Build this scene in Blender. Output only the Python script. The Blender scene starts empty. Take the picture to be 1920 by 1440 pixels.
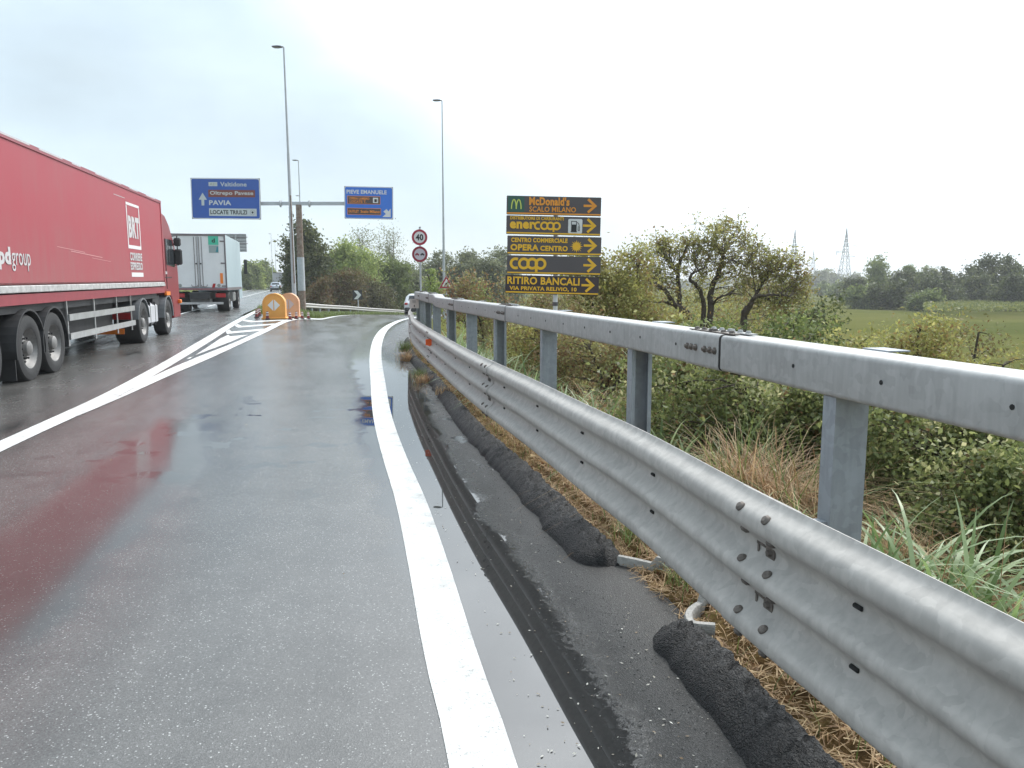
import bpy, math, random
import numpy as np
from mathutils import Vector, Matrix, noise as mnoise

SC = bpy.context.scene
COL = SC.collection
R = math.radians
random.seed(7)
RNG = np.random.default_rng(11)

# ------------------------------------------------------------------ camera
CAMH = 1.65
cd = bpy.data.cameras.new('camera')
cam = bpy.data.objects.new('camera', cd); COL.objects.link(cam)
cam.location = (0, 0, CAMH)
cam.rotation_euler = (R(90 - 7.46), 0, 0)
cd.sensor_width = 36.0; cd.lens = 36.0 * 1450 / 1920
cd.clip_start = 0.05; cd.clip_end = 20000
SC.camera = cam

# ------------------------------------------------------------------ light
SUN_EL, SUN_AZ = 48.0, 38.0          # azimuth clockwise from +Y
W = bpy.data.worlds.new('World'); SC.world = W; W.use_nodes = True
nt = W.node_tree; nt.nodes.clear()
def wn(t, **k):
    n = nt.nodes.new(t)
    for a, b in k.items(): setattr(n, a, b)
    return n
sky = wn('ShaderNodeTexSky', sky_type='NISHITA', sun_disc=False)
sky.sun_elevation = R(SUN_EL); sky.sun_rotation = R(SUN_AZ)
sky.air_density = 1.2; sky.dust_density = 0.6
bg1 = wn('ShaderNodeBackground'); bg1.inputs[1].default_value = 0.12
nt.links.new(sky.outputs[0], bg1.inputs[0])
tc = wn('ShaderNodeTexCoord')
mp = wn('ShaderNodeMapping'); mp.inputs['Scale'].default_value = (1.0, 1.0, 2.2)
nt.links.new(tc.outputs['Generated'], mp.inputs[0])
nz = wn('ShaderNodeTexNoise'); nz.inputs['Scale'].default_value = 2.3
nz.inputs['Detail'].default_value = 7; nz.inputs['Roughness'].default_value = 0.52
nt.links.new(mp.outputs[0], nz.inputs[0])
cr = wn('ShaderNodeValToRGB')
cr.color_ramp.elements[0].position = 0.36; cr.color_ramp.elements[0].color = (0.80,) * 3 + (1,)
cr.color_ramp.elements[1].position = 0.62; cr.color_ramp.elements[1].color = (1, 1, 1, 1)
nt.links.new(nz.outputs['Fac'], cr.inputs[0])
# glow of the veiled sun inside the cloud layer
sd = Vector((math.sin(R(SUN_AZ)) * math.cos(R(SUN_EL)), math.cos(R(SUN_AZ)) * math.cos(R(SUN_EL)), math.sin(R(SUN_EL))))
dot = wn('ShaderNodeVectorMath', operation='DOT_PRODUCT')
nrm = wn('ShaderNodeVectorMath', operation='NORMALIZE')
nt.links.new(tc.outputs['Generated'], nrm.inputs[0])
nt.links.new(nrm.outputs[0], dot.inputs[0]); dot.inputs[1].default_value = sd
gl = wn('ShaderNodeMapRange'); gl.interpolation_type = 'SMOOTHSTEP'
gl.inputs[1].default_value = 0.56; gl.inputs[2].default_value = 0.97
gl.inputs[3].default_value = 0.0; gl.inputs[4].default_value = 1.0
nt.links.new(dot.outputs['Value'], gl.inputs[0])
cm = wn('ShaderNodeMix', data_type='RGBA')
cm.inputs[6].default_value = (0.60, 0.72, 0.80, 1); cm.inputs[7].default_value = (3.15, 3.28, 3.38, 1)
nt.links.new(gl.outputs[0], cm.inputs[0])
# soft shading of the cloud layer
nz2 = wn('ShaderNodeTexNoise'); nz2.inputs['Scale'].default_value = 3.4; nz2.inputs['Detail'].default_value = 5
nt.links.new(mp.outputs[0], nz2.inputs[0])
mr2 = wn('ShaderNodeMapRange'); mr2.inputs[1].default_value = 0.3; mr2.inputs[2].default_value = 0.7
mr2.inputs[3].default_value = 0.88; mr2.inputs[4].default_value = 1.18
nt.links.new(nz2.outputs['Fac'], mr2.inputs[0])
cmul = wn('ShaderNodeVectorMath', operation='SCALE')
nt.links.new(cm.outputs[2], cmul.inputs[0]); nt.links.new(mr2.outputs[0], cmul.inputs['Scale'])
bg2 = wn('ShaderNodeBackground'); bg2.inputs[1].default_value = 1.0
nt.links.new(cmul.outputs[0], bg2.inputs[0])
ms = wn('ShaderNodeMixShader')
fmax = wn('ShaderNodeMath', operation='MAXIMUM')
nt.links.new(cr.outputs[0], fmax.inputs[0]); nt.links.new(gl.outputs[0], fmax.inputs[1])
nt.links.new(fmax.outputs[0], ms.inputs[0])
nt.links.new(bg1.outputs[0], ms.inputs[1]); nt.links.new(bg2.outputs[0], ms.inputs[2])
wo = wn('ShaderNodeOutputWorld'); nt.links.new(ms.outputs[0], wo.inputs[0])

ld = bpy.data.lights.new('sun', 'SUN'); ld.energy = 1.5; ld.angle = R(12); ld.color = (1, 0.96, 0.9)
sun = bpy.data.objects.new('sun', ld); COL.objects.link(sun)
sun.rotation_euler = (-sd).to_track_quat('-Z', 'Y').to_euler()
SC.view_settings.view_transform = 'Standard'; SC.view_settings.look = 'None'
SC.view_settings.exposure = 0.35; SC.view_settings.gamma = 1.0
SC.cycles.max_bounces = 6; SC.cycles.diffuse_bounces = 3; SC.cycles.glossy_bounces = 3
SC.cycles.transmission_bounces = 3; SC.cycles.transparent_max_bounces = 6; SC.cycles.volume_bounces = 0
SC.cycles.caustics_reflective = False; SC.cycles.caustics_refractive = False

# ------------------------------------------------------------------ materials
def c(r, g, b):
    f = lambda v: (v / 255 / 12.92) if v / 255 <= 0.04045 else ((v / 255 + 0.055) / 1.055) ** 2.4
    return (f(r), f(g), f(b), 1)
MATS = {}
def mat(name, col, rough=0.6, metal=0.0, spec=0.5, var=0.0, vscale=4.0, bump=0.0, bscale=40.0, coat=0.0, col2=None):
    if name in MATS: return MATS[name]
    m = bpy.data.materials.new(name); m.use_nodes = True
    t = m.node_tree; p = t.nodes['Principled BSDF']
    if len(col) == 3: col = (*col, 1)
    p.inputs['Base Color'].default_value = col
    p.inputs['Roughness'].default_value = rough; p.inputs['Metallic'].default_value = metal
    p.inputs['Specular IOR Level'].default_value = spec; p.inputs['Coat Weight'].default_value = coat
    if var > 0 or col2:
        tx = t.nodes.new('ShaderNodeTexCoord')
        n = t.nodes.new('ShaderNodeTexNoise'); n.inputs['Scale'].default_value = vscale; n.inputs['Detail'].default_value = 6
        n.inputs['Roughness'].default_value = 0.65
        t.links.new(tx.outputs['Object'], n.inputs[0])
        r = t.nodes.new('ShaderNodeValToRGB'); r.color_ramp.elements[0].position = 0.3; r.color_ramp.elements[1].position = 0.7
        a = tuple(v * (1 - var) for v in col[:3]) + (1,)
        b = tuple(min(1, v * (1 + var)) for v in col[:3]) + (1,)
        if col2: b = col2 if len(col2) == 4 else (*col2, 1)
        r.color_ramp.elements[0].color = a; r.color_ramp.elements[1].color = b
        t.links.new(n.outputs['Fac'], r.inputs[0]); t.links.new(r.outputs[0], p.inputs['Base Color'])
    if bump > 0:
        tx = t.nodes.new('ShaderNodeTexCoord')
        n = t.nodes.new('ShaderNodeTexNoise'); n.inputs['Scale'].default_value = bscale; n.inputs['Detail'].default_value = 5
        t.links.new(tx.outputs['Object'], n.inputs[0])
        b = t.nodes.new('ShaderNodeBump'); b.inputs['Strength'].default_value = bump; b.inputs['Distance'].default_value = 0.02
        t.links.new(n.outputs['Fac'], b.inputs['Height']); t.links.new(b.outputs[0], p.inputs['Normal'])
    MATS[name] = m
    return m

def leafmat(name, stops, trans=0.35, rough=0.5):
    """leaf colour picked per leaf from a ramp"""
    if name in MATS: return MATS[name]
    m = bpy.data.materials.new(name); m.use_nodes = True
    t = m.node_tree; p = t.nodes['Principled BSDF']
    at = t.nodes.new('ShaderNodeAttribute'); at.attribute_name = 'v'
    r = t.nodes.new('ShaderNodeValToRGB')
    e = r.color_ramp.elements
    while len(e) < len(stops): e.new(0.5)
    for i, (pos, col) in enumerate(stops):
        g_ = sum(col[:3]) / 3; col = tuple(q * .80 + g_ * .20 * (1.12, 1.0, .8)[j] for j, q in enumerate(col[:3]))
        e[i].position = pos; e[i].color = (*col, 1)
    t.links.new(at.outputs['Fac'], r.inputs[0]); t.links.new(r.outputs[0], p.inputs['Base Color'])
    p.inputs['Roughness'].default_value = rough; p.inputs['Specular IOR Level'].default_value = 0.35
    tr = t.nodes.new('ShaderNodeBsdfTranslucent'); 
    hs = t.nodes.new('ShaderNodeHueSaturation'); hs.inputs['Value'].default_value = 1.5; hs.inputs['Hue'].default_value = 0.485
    t.links.new(r.outputs[0], hs.inputs['Color']); t.links.new(hs.outputs[0], tr.inputs[0])
    mx = t.nodes.new('ShaderNodeMixShader'); mx.inputs[0].default_value = trans
    t.links.new(p.outputs[0], mx.inputs[1]); t.links.new(tr.outputs[0], mx.inputs[2])
    t.links.new(mx.outputs[0], t.nodes['Material Output'].inputs[0])
    MATS[name] = m
    return m

# ------------------------------------------------------------------ object helpers
def prop(o, label=None, cat=None, group=None, kind=None):
    if label: o['label'] = label
    if cat: o['category'] = cat
    if group: o['group'] = group
    if kind: o['kind'] = kind
    return o
def empty(name, loc=(0, 0, 0), rz=0.0, label=None, cat=None, group=None, rx=0.0, ry=0.0):
    o = bpy.data.objects.new(name, None); COL.objects.link(o)
    o.location = loc; o.rotation_euler = (rx, ry, rz); o.empty_display_size = 0.2
    return prop(o, label, cat, group)
def link(name, me, m, parent=None):
    if m is not None: me.materials.append(m)
    o = bpy.data.objects.new(name, me); COL.objects.link(o)
    if parent is not None: o.parent = parent
    return o
def copy_tree(o, parent=None):
    k = o.copy(); COL.objects.link(k)
    if parent is not None: k.parent = parent
    for ch in [x for x in bpy.data.objects if x.parent == o and x != k]:
        copy_tree(ch, k)
    return k
def npmesh(name, V, F, smooth=False, vals=None):
    """fast mesh from numpy arrays; F is (n,4) or (n,3)"""
    V = np.asarray(V, np.float32); F = np.asarray(F, np.int32)
    me = bpy.data.meshes.new(name)
    n, k = F.shape
    me.vertices.add(len(V)); me.vertices.foreach_set('co', V.ravel())
    me.loops.add(n * k); me.loops.foreach_set('vertex_index', F.ravel())
    me.polygons.add(n)
    me.polygons.foreach_set('loop_start', np.arange(0, n * k, k, dtype=np.int32))
    me.polygons.foreach_set('loop_total', np.full(n, k, np.int32))
    me.update(calc_edges=True)
    if smooth: me.polygons.foreach_set('use_smooth', np.ones(n, bool))
    if vals is not None:
        a = me.attributes.new('v', 'FLOAT', 'FACE'); a.data.foreach_set('value', np.asarray(vals, np.float32))
    return me

class MB:
    """collects shapes and links them as ONE mesh object"""
    def __init__(s): s.v = []; s.f = []; s.sm = []
    def add(s, vs, fs, M=None, smooth=False):
        b = len(s.v)
        for p in vs:
            p = Vector(p)
            if M is not None: p = M @ p
            s.v.append(tuple(p))
        for f in fs: s.f.append(tuple(i + b for i in f)); s.sm.append(smooth)
        return s
    def box(s, cx, cy, cz, sx, sy, sz, M=None, ch=0.0):
        x, y, z = sx / 2, sy / 2, sz / 2
        if ch <= 0:
            vs = [(cx + a * x, cy + b * y, cz + d * z) for d in (-1, 1) for b in (-1, 1) for a in (-1, 1)]
            fs = [(0, 2, 3, 1), (4, 5, 7, 6), (0, 1, 5, 4), (2, 6, 7, 3), (0, 4, 6, 2), (1, 3, 7, 5)]
            return s.add(vs, fs, M)
        # chamfered box
        ch = min(ch, x * .9, y * .9, z * .9)
        ring = lambda hx, hy, zz: [(cx - hx + ch, cy - hy, zz), (cx + hx - ch, cy - hy, zz), (cx + hx, cy - hy + ch, zz), (cx + hx, cy + hy - ch, zz),
                                   (cx + hx - ch, cy + hy, zz), (cx - hx + ch, cy + hy, zz), (cx - hx, cy + hy - ch, zz), (cx - hx, cy - hy + ch, zz)]
        vs = ring(x - ch, y - ch, cz - z) + ring(x, y, cz - z + ch) + ring(x, y, cz + z - ch) + ring(x - ch, y - ch, cz + z)
        fs = [tuple(range(7, -1, -1)), tuple(range(24, 32))]
        for k in range(3):
            for i in range(8): fs.append((k * 8 + i, k * 8 + (i + 1) % 8, k * 8 + 8 + (i + 1) % 8, k * 8 + 8 + i))
        return s.add(vs, fs, M)
    def prism(s, poly, y0, y1, M=None, axis='y'):
        """polygon (a,b) extruded; axis y: a=x b=z; axis x: a=y b=z; axis z: a=x b=y"""
        n = len(poly)
        def P(a, b, t): return {'y': (a, t, b), 'x': (t, a, b), 'z': (a, b, t)}[axis]
        vs = [P(a, b, y0) for a, b in poly] + [P(a, b, y1) for a, b in poly]
        fs = [tuple(range(n)), tuple(range(2 * n - 1, n - 1, -1))]
        for i in range(n): fs.append((i, n + i, n + (i + 1) % n, (i + 1) % n))
        return s.add(vs, fs, M)
    def cyl(s, p0, p1, r0, r1=None, n=12, M=None, caps=True):
        r1 = r0 if r1 is None else r1
        p0, p1 = Vector(p0), Vector(p1); d = (p1 - p0).normalized()
        a = d.orthogonal().normalized(); b = d.cross(a)
        vs = []
        for p, r in ((p0, r0), (p1, r1)):
            for i in range(n):
                t = 2 * math.pi * i / n
                vs.append(p + a * (r * math.cos(t)) + b * (r * math.sin(t)))
        s.add(vs, [(i, (i + 1) % n, n + (i + 1) % n, n + i) for i in range(n)], M, True)
        if caps: s.add(vs, [tuple(range(n - 1, -1, -1)), tuple(range(n, 2 * n))], M)
        return s
    def tube(s, pts, rad, n=6, M=None):
        pts = [Vector(p) for p in pts]
        if not hasattr(rad, '__len__'): rad = [rad] * len(pts)
        vs = []; a = None
        for i, p in enumerate(pts):
            d = (pts[min(i + 1, len(pts) - 1)] - pts[max(i - 1, 0)])
            if d.length < 1e-9: d = Vector((0, 0, 1))
            d.normalize()
            if a is None: a = d.orthogonal().normalized()
            a = (a - d * a.dot(d)); a = a.normalized() if a.length > 1e-6 else d.orthogonal().normalized()
            b = d.cross(a)
            for k in range(n):
                t = 2 * math.pi * k / n
                vs.append(p + (a * math.cos(t) + b * math.sin(t)) * rad[i])
        fs = []
        for i in range(len(pts) - 1):
            for k in range(n): fs.append((i * n + k, i * n + (k + 1) % n, (i + 1) * n + (k + 1) % n, (i + 1) * n + k))
        fs.append(tuple(range(n - 1, -1, -1))); fs.append(tuple(range((len(pts) - 1) * n, len(pts) * n)))
        return s.add(vs, fs, M, True)
    def lathe(s, prof, cen=(0, 0, 0), axis='x', n=24, M=None, smooth=True):
        """prof: list of (r, t) ; axis through cen"""
        cx, cy, cz = cen; vs = []
        for r, t in prof:
            for k in range(n):
                a = 2 * math.pi * k / n; u, w = r * math.cos(a), r * math.sin(a)
                vs.append({'x': (cx + t, cy + u, cz + w), 'y': (cx + u, cy + t, cz + w), 'z': (cx + u, cy + w, cz + t)}[axis])
        fs = []
        for i in range(len(prof) - 1):
            for k in range(n): fs.append((i * n + k, i * n + (k + 1) % n, (i + 1) * n + (k + 1) % n, (i + 1) * n + k))
        return s.add(vs, fs, M, smooth)
    def sweep(s, prof, path, zs, closed=True, smooth=True, caps=True):
        """prof: (n, z) offsets; path: xy points; zs: base height at each point"""
        m = len(prof); vs = []
        for i, (x, y) in enumerate(path):
            a = path[max(i - 1, 0)]; b = path[min(i + 1, len(path) - 1)]
            dx, dy = b[0] - a[0], b[1] - a[1]; L = math.hypot(dx, dy) or 1
            nx, ny = dy / L, -dx / L
            for (q, z) in prof: vs.append((x + nx * q, y + ny * q, zs[i] + z))
        fs = []
        for i in range(len(path) - 1):
            for k in range(m if closed else m - 1):
                fs.append((i * m + k, i * m + (k + 1) % m, (i + 1) * m + (k + 1) % m, (i + 1) * m + k))
        s.add(vs, fs, None, smooth)
        if closed and caps: s.add(vs, [tuple(range(m - 1, -1, -1)), tuple(range((len(path) - 1) * m, len(path) * m))])
        return s
    def build(s, name, m, parent=None, angle=40):
        me = bpy.data.meshes.new(name); me.from_pydata(s.v, [], s.f); me.update()
        if any(s.sm):
            me.polygons.foreach_set('use_smooth', np.array(s.sm, bool))
            try: me.set_sharp_from_angle(angle=R(angle))
            except Exception: pass
            me.polygons.foreach_set('use_smooth', np.array(s.sm, bool))
        return link(name, me, m, parent)

def hermite(ys, xs):
    ys = np.array(ys, float); xs = np.array(xs, float)
    m = np.gradient(xs, ys)
    def f(y):
        y = np.clip(np.asarray(y, float), ys[0], ys[-1])
        i = np.clip(np.searchsorted(ys, y) - 1, 0, len(ys) - 2)
        h = ys[i + 1] - ys[i]; t = (y - ys[i]) / h
        return ((2 * t**3 - 3 * t**2 + 1) * xs[i] + (t**3 - 2 * t**2 + t) * h * m[i]
                + (-2 * t**3 + 3 * t**2) * xs[i + 1] + (t**3 - t**2) * h * m[i + 1])
    return f
def ss(x, a, b):
    t = np.clip((np.asarray(x, float) - a) / (b - a), 0, 1); return t * t * (3 - 2 * t)

TEXTS = {}
def text(s, w, h, m, parent, M, bold=0.0, name='lettering', thick=0.004, shear=0.0):
    """lettering fitted to w x h, centred on the local point M, facing local -Y"""
    cu = bpy.data.curves.new('txt', 'FONT'); cu.body = s; cu.offset = bold; cu.extrude = 0.01; cu.shear = shear
    cu.resolution_u = 3; cu.size = 1.0; cu.space_character = 1.0 + bold * 1.5
    ob = bpy.data.objects.new('txt', cu)
    me = bpy.data.meshes.new_from_object(ob)
    n = len(me.vertices); co = np.empty(n * 3, np.float32); me.vertices.foreach_get('co', co); co = co.reshape(-1, 3)
    lo, hi = co.min(0), co.max(0)
    x = ((co[:, 0] - lo[0]) / (hi[0] - lo[0]) - .5) * w
    z = ((co[:, 1] - lo[1]) / (hi[1] - lo[1]) - .5) * h
    y = -((co[:, 2] - lo[2]) / max(hi[2] - lo[2], 1e-6)) * thick
    out = np.stack([x, y, z], 1)
    M = Matrix(M) if not isinstance(M, Matrix) else M
    A = np.array(M.to_3x3()); out = out @ A.T + np.array(M.translation)
    me.vertices.foreach_set('co', out.astype(np.float32).ravel()); me.update()
    bpy.data.objects.remove(ob); me.name = name
    me.materials.clear()
    return link(name, me, m, parent)
def T(x, y, z): return Matrix.Translation((x, y, z))
def stroke2(mb, pts, w, y=-0.003, closed=False, M=None, th=0.004):
    """a ribbon of width w along (x,z) points, facing -Y, mitred joins"""
    n = len(pts); L = []; Rr = []
    for i in range(n):
        if closed: a = pts[(i - 1) % n]; b = pts[(i + 1) % n]
        else: a = pts[max(i - 1, 0)]; b = pts[min(i + 1, n - 1)]
        p = pts[i]
        def nv(u, v):
            dx, dz = v[0] - u[0], v[1] - u[1]; l = math.hypot(dx, dz) or 1; return (-dz / l, dx / l)
        n1 = nv(a, p) if a != p else nv(p, b); n2 = nv(p, b) if b != p else n1
        mx, mz = n1[0] + n2[0], n1[1] + n2[1]; l = math.hypot(mx, mz) or 1; mx /= l; mz /= l
        k = 1 / max(0.35, mx * n1[0] + mz * n1[1])
        L.append((p[0] + mx * w / 2 * k, p[1] + mz * w / 2 * k)); Rr.append((p[0] - mx * w / 2 * k, p[1] - mz * w / 2 * k))
    vs = [(x, y, z) for x, z in L] + [(x, y, z) for x, z in Rr] + [(x, y + th, z) for x, z in L] + [(x, y + th, z) for x, z in Rr]
    fs = []
    for i in range(n if closed else n - 1):
        j = (i + 1) % n
        fs += [(i, j, n + j, n + i), (i, 2 * n + i, 2 * n + j, j), (n + i, n + j, 3 * n + j, 3 * n + i)]
    mb.add(vs, fs, M)
def arc(cx, cz, r, a0, a1, n=16, rz=None):
    rz = rz or r
    return [(cx + r * math.cos(R(a0 + (a1 - a0) * i / n)), cz + rz * math.sin(R(a0 + (a1 - a0) * i / n))) for i in range(n + 1)]
def disc(mb, cx, cz, r, y=-0.003, n=32, M=None, r_in=0.0, th=0.004):
    if r_in <= 0:
        mb.prism([(cx + r * math.cos(2 * math.pi * i / n), cz + r * math.sin(2 * math.pi * i / n)) for i in range(n)], y, y + th, M)
    else:
        stroke2(mb, [(cx + (r + r_in) / 2 * math.cos(2 * math.pi * i / n), cz + (r + r_in) / 2 * math.sin(2 * math.pi * i / n)) for i in range(n)], r - r_in, y, True, M, th)

# ------------------------------------------------------------------ terrain heights and road curves
rampR = hermite([-12, -4, 0, 2.5, 3.5, 4.4, 5, 6, 7, 8.3, 10.5, 12.5, 15.5, 20, 26, 32, 36, 40, 46, 52, 58, 64, 70, 76, 82, 90],
                [4.2, 2.35, 1.5, 1.07, .88, .67, .53, .3, .05, -.28, -.75, -1.16, -1.85, -2.65, -3.4, -4.0, -4.25, -4.4, -4.45, -4.4, -4.1, -3.5, -2.5, -.7, 2.2, 7])
railT = hermite([-8, -4, .5, 2.2, 3.9, 5.1, 7, 9.1, 12, 15.4, 20.6], [3.4, 2.65, 1.79, 1.45, 1.10, .85, .40, -.08, -.80, -1.62, -2.58])
railB = hermite([-8, -4, 0, 1.55, 2.42, 3.46, 4.16, 5.4, 6.6, 8.26, 10.2, 11.9, 15, 19.1, 20.6], [3.0, 2.15, 1.29, .97, .77, .57, .40, .11, -.19, -.57, -.98, -1.34, -1.93, -2.50, -2.66])
rampL = hermite([-12, 0, 7, 10.7, 14.4, 20.2, 25.25, 31.3, 36, 42, 50, 58, 64, 70, 77, 84, 90],
                [-3.6, -4.2, -4.9, -5.6, -6.2, -7.3, -8.2, -9.2, -9.75, -10.5, -11.6, -12.2, -12.0, -11.2, -9.2, -6, -2])
def mainR(y): y = np.asarray(y, float); return -5.1 - .256 * (y - 7.56)
def mainL(y): y = np.asarray(y, float); return -19.9 - .272 * (y - 36)
def hroad(x, y):
    x = np.asarray(x, float); y = np.asarray(y, float)
    q = -x - .5
    q = np.where(q < -.5, 0, np.where(q < .5, (q + .5)**2 / 2, q))
    s = x + .3 * y
    w = ss(s, 0, 2.5)
    z = .02 * np.minimum(q, 12) * (1 - w * ss(y, 18, 40))
    return z - .0004 * (np.clip(y, 15, 95) - 15)**2 * w
FIELD = -2.6
def hgt(x, y):
    x = np.asarray(x, float); y = np.asarray(y, float)
    z = hroad(x, y)
    u = x - rampR(y)
    b = np.where(u < .12, z, z + .045 * ss(u, .0, .1) - .20 * ss(u, .15, .8))
    b = b + (FIELD - b) * ss(u, .6, 7.5)
    b = b + .05 * np.sin(x * 1.7 + y * .9) * np.sin(y * 1.3 - x * .6) * ss(u, .8, 3)
    far = ss(y, 84, 96)
    z = np.where(u > 0, b, z)
    s = x + .3 * y
    return z * (1 - far * ss(s, 2, 10)) + FIELD * far * ss(s, 2, 10)
def H1(x, y): return float(hgt(x, y))
def cam_ray(px, py):
    a = (px - 960) / 1450; b = -(py - 720) / 1450; P = R(7.46)
    return (a, math.cos(P) + b * math.sin(P), -math.sin(P) + b * math.cos(P))

# ------------------------------------------------------------------ asphalt material
def asphalt(name, puddle=False):
    m = bpy.data.materials.new(name); m.use_nodes = True
    t = m.node_tree; p = t.nodes['Principled BSDF']; N = t.nodes.new; Lk = t.links.new
    geo = N('ShaderNodeNewGeometry')
    def noise(scale, detail=4, rough=.5, vec=None):
        n = N('ShaderNodeTexNoise'); n.inputs['Scale'].default_value = scale; n.inputs['Detail'].default_value = detail
        n.inputs['Roughness'].default_value = rough; Lk(vec or geo.outputs['Position'], n.inputs[0]); return n.outputs['Fac']
    def mr(src, a, b, lo, hi, smooth=True):
        n = N('ShaderNodeMapRange'); n.interpolation_type = 'SMOOTHSTEP' if smooth else 'LINEAR'
        for i, v in enumerate((a, b, lo, hi)):
            if isinstance(v, (int, float)): n.inputs[i + 1].default_value = v
            else: Lk(v, n.inputs[i + 1])
        Lk(src, n.inputs[0]); return n.outputs[0]
    def math2(op, a, b):
        n = N('ShaderNodeMath'); n.operation = op
        for i, v in enumerate((a, b)):
            if isinstance(v, (int, float)): n.inputs[i].default_value = v
            else: Lk(v, n.inputs[i])
        return n.outputs[0]
    # aggregate
    vo = N('ShaderNodeTexVoronoi'); vo.inputs['Scale'].default_value = 190; Lk(geo.outputs['Position'], vo.inputs['Vector'])
    sep = N('ShaderNodeSeparateColor'); Lk(vo.outputs['Color'], sep.inputs[0])
    grain = mr(sep.outputs[0], 0, 1, 0, 1, False)
    r = N('ShaderNodeValToRGB'); e = r.color_ramp.elements
    e[0].position = 0; e[0].color = (.068, .066, .063, 1); e[1].position = .86; e[1].color = (.104, .101, .097, 1)
    x = e.new(.97); x.color = (.13, .13, .127, 1); x = e.new(.993); x.color = (.34, .34, .33, 1)
    Lk(grain, r.inputs[0])
    big = noise(.35, 5, .6); tone = mr(big, .3, .7, .82, 1.22)
    mpt = N('ShaderNodeMapping'); mpt.vector_type = 'TEXTURE'; mpt.inputs['Rotation'].default_value = (0, 0, R(13)); mpt.inputs['Scale'].default_value = (1 / 2.4, 1 / .15, 1)
    Lk(geo.outputs['Position'], mpt.inputs[0]); tone = math2('MULTIPLY', tone, mr(noise(1.1, 3, .5, mpt.outputs[0]), .35, .65, .9, 1.09))
    tone = math2('MULTIPLY', tone, mr(noise(3.2, 8, .7), .3, .7, .9, 1.1))
    mul = N('ShaderNodeVectorMath'); mul.operation = 'SCALE'; Lk(r.outputs[0], mul.inputs[0]); Lk(tone, mul.inputs['Scale'])
    # stretched coordinates: wet streaks run along the lane
    mp = N('ShaderNodeMapping'); mp.vector_type = 'TEXTURE'; mp.inputs['Rotation'].default_value = (0, 0, R(13)); mp.inputs['Scale'].default_value = (1 / 1.4, 1 / .4, 1)
    Lk(geo.outputs['Position'], mp.inputs[0])
    st = noise(.9, 5, .6, mp.outputs[0])
    if puddle:
        at = N('ShaderNodeAttribute'); at.attribute_name = 'edge'          # metres from the asphalt berm
        sp = N('ShaderNodeSeparateXYZ'); Lk(geo.outputs['Position'], sp.inputs[0])
        wob = math2('MULTIPLY', math2('SUBTRACT', noise(1.6, 5, .6), .5), .45)
        fine = math2('MULTIPLY', math2('SUBTRACT', noise(28, 3, .6), .5), .22)
        e1 = math2('ADD', math2('ADD', at.outputs['Fac'], wob), fine)
        inner = mr(e1, mr(sp.outputs[1], 4, 14, .52, .26), mr(sp.outputs[1], 4, 14, .72, .38), 0, 1)
        wid = mr(sp.outputs[1], 2, 9, 1.0, 1.12, False)
        outer = mr(math2('DIVIDE', e1, wid), 1.15, 1.42, 1, 0)
        outer = math2('MULTIPLY', outer, mr(sp.outputs[1], 14, 21, 1, .25))
        pud = math2('MULTIPLY', inner, outer)
        # shallow pools in the lane further ahead
        zone = math2('MULTIPLY', mr(sp.outputs[1], 5.0, 7.5, 0, 1), mr(sp.outputs[1], 9, 13, 1, 0))
        zone = math2('MULTIPLY', zone, mr(sp.outputs[0], -5.2, -3.0, 0, 1))
        pool = math2('MULTIPLY', zone, math2('MAXIMUM', math2('MULTIPLY', mr(st, .48, .60, 0, 1), .26), mr(noise(2.3, 6, .6), .585, .62, 0, .95)))
        pud = math2('MAXIMUM', pud, pool)
        film = math2('MAXIMUM', mr(sp.outputs[1], 4.5, 9, .0, 1.0), mr(sp.outputs[0], -.6, -2.2, 0, 1.3))
    else:
        pud = mr(st, .60, .72, 0, .45); film = None
    base = mr(st, .3, .7, .31, .20)
    if film is not None:
        sub = math2('MULTIPLY', film, .06); base = math2('SUBTRACT', base, sub)
    trk = 0.0; gut = None
    if puddle:
        lx_ = math2('ADD', sp.outputs[0], math2('MULTIPLY', sp.outputs[1], .20))
        lx_ = math2('ADD', lx_, math2('MULTIPLY', math2('SUBTRACT', noise(.8, 4), .5), .7))
        trk = math2('MULTIPLY', mr(math2('ABSOLUTE', math2('ADD', lx_, 1.86), 0), .28, .62, 1, 0), math2('MULTIPLY', mr(sp.outputs[1], 2.6, 3.6, 0, 1), mr(sp.outputs[1], 8.2, 9.5, 1, 0)))
        base = math2('SUBTRACT', base, math2('MULTIPLY', trk, .17)); base = math2('MAXIMUM', base, .115)
        gut = mr(e1, .55, .85, 1, 0)
        base = math2('ADD', base, math2('MULTIPLY', gut, .14))
    rough = N('ShaderNodeMix'); rough.data_type = 'FLOAT'; Lk(pud, rough.inputs[0]); Lk(base, rough.inputs[2]); rough.inputs[3].default_value = .012
    Lk(rough.outputs[0], p.inputs['Roughness'])
    dark = math2('SUBTRACT', 1.0, math2('MULTIPLY', pud, .55))
    if gut is not None: dark = math2('MULTIPLY', dark, math2('SUBTRACT', 1.0, math2('MULTIPLY', gut, .62)))
    if gut is not None: dark = math2('MULTIPLY', dark, math2('SUBTRACT', 1.0, math2('MULTIPLY', trk, .45)))
    mul2 = N('ShaderNodeVectorMath'); mul2.operation = 'SCALE'; Lk(mul.outputs[0], mul2.inputs[0]); Lk(dark, mul2.inputs['Scale'])
    wc = N('ShaderNodeMix'); wc.data_type = 'RGBA'; Lk(math2('MULTIPLY', pud, .85), wc.inputs[0]); Lk(mul2.outputs[0], wc.inputs[6]); wc.inputs[7].default_value = (.035, .035, .035, 1)
    Lk(wc.outputs[2], p.inputs['Base Color'])
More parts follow.
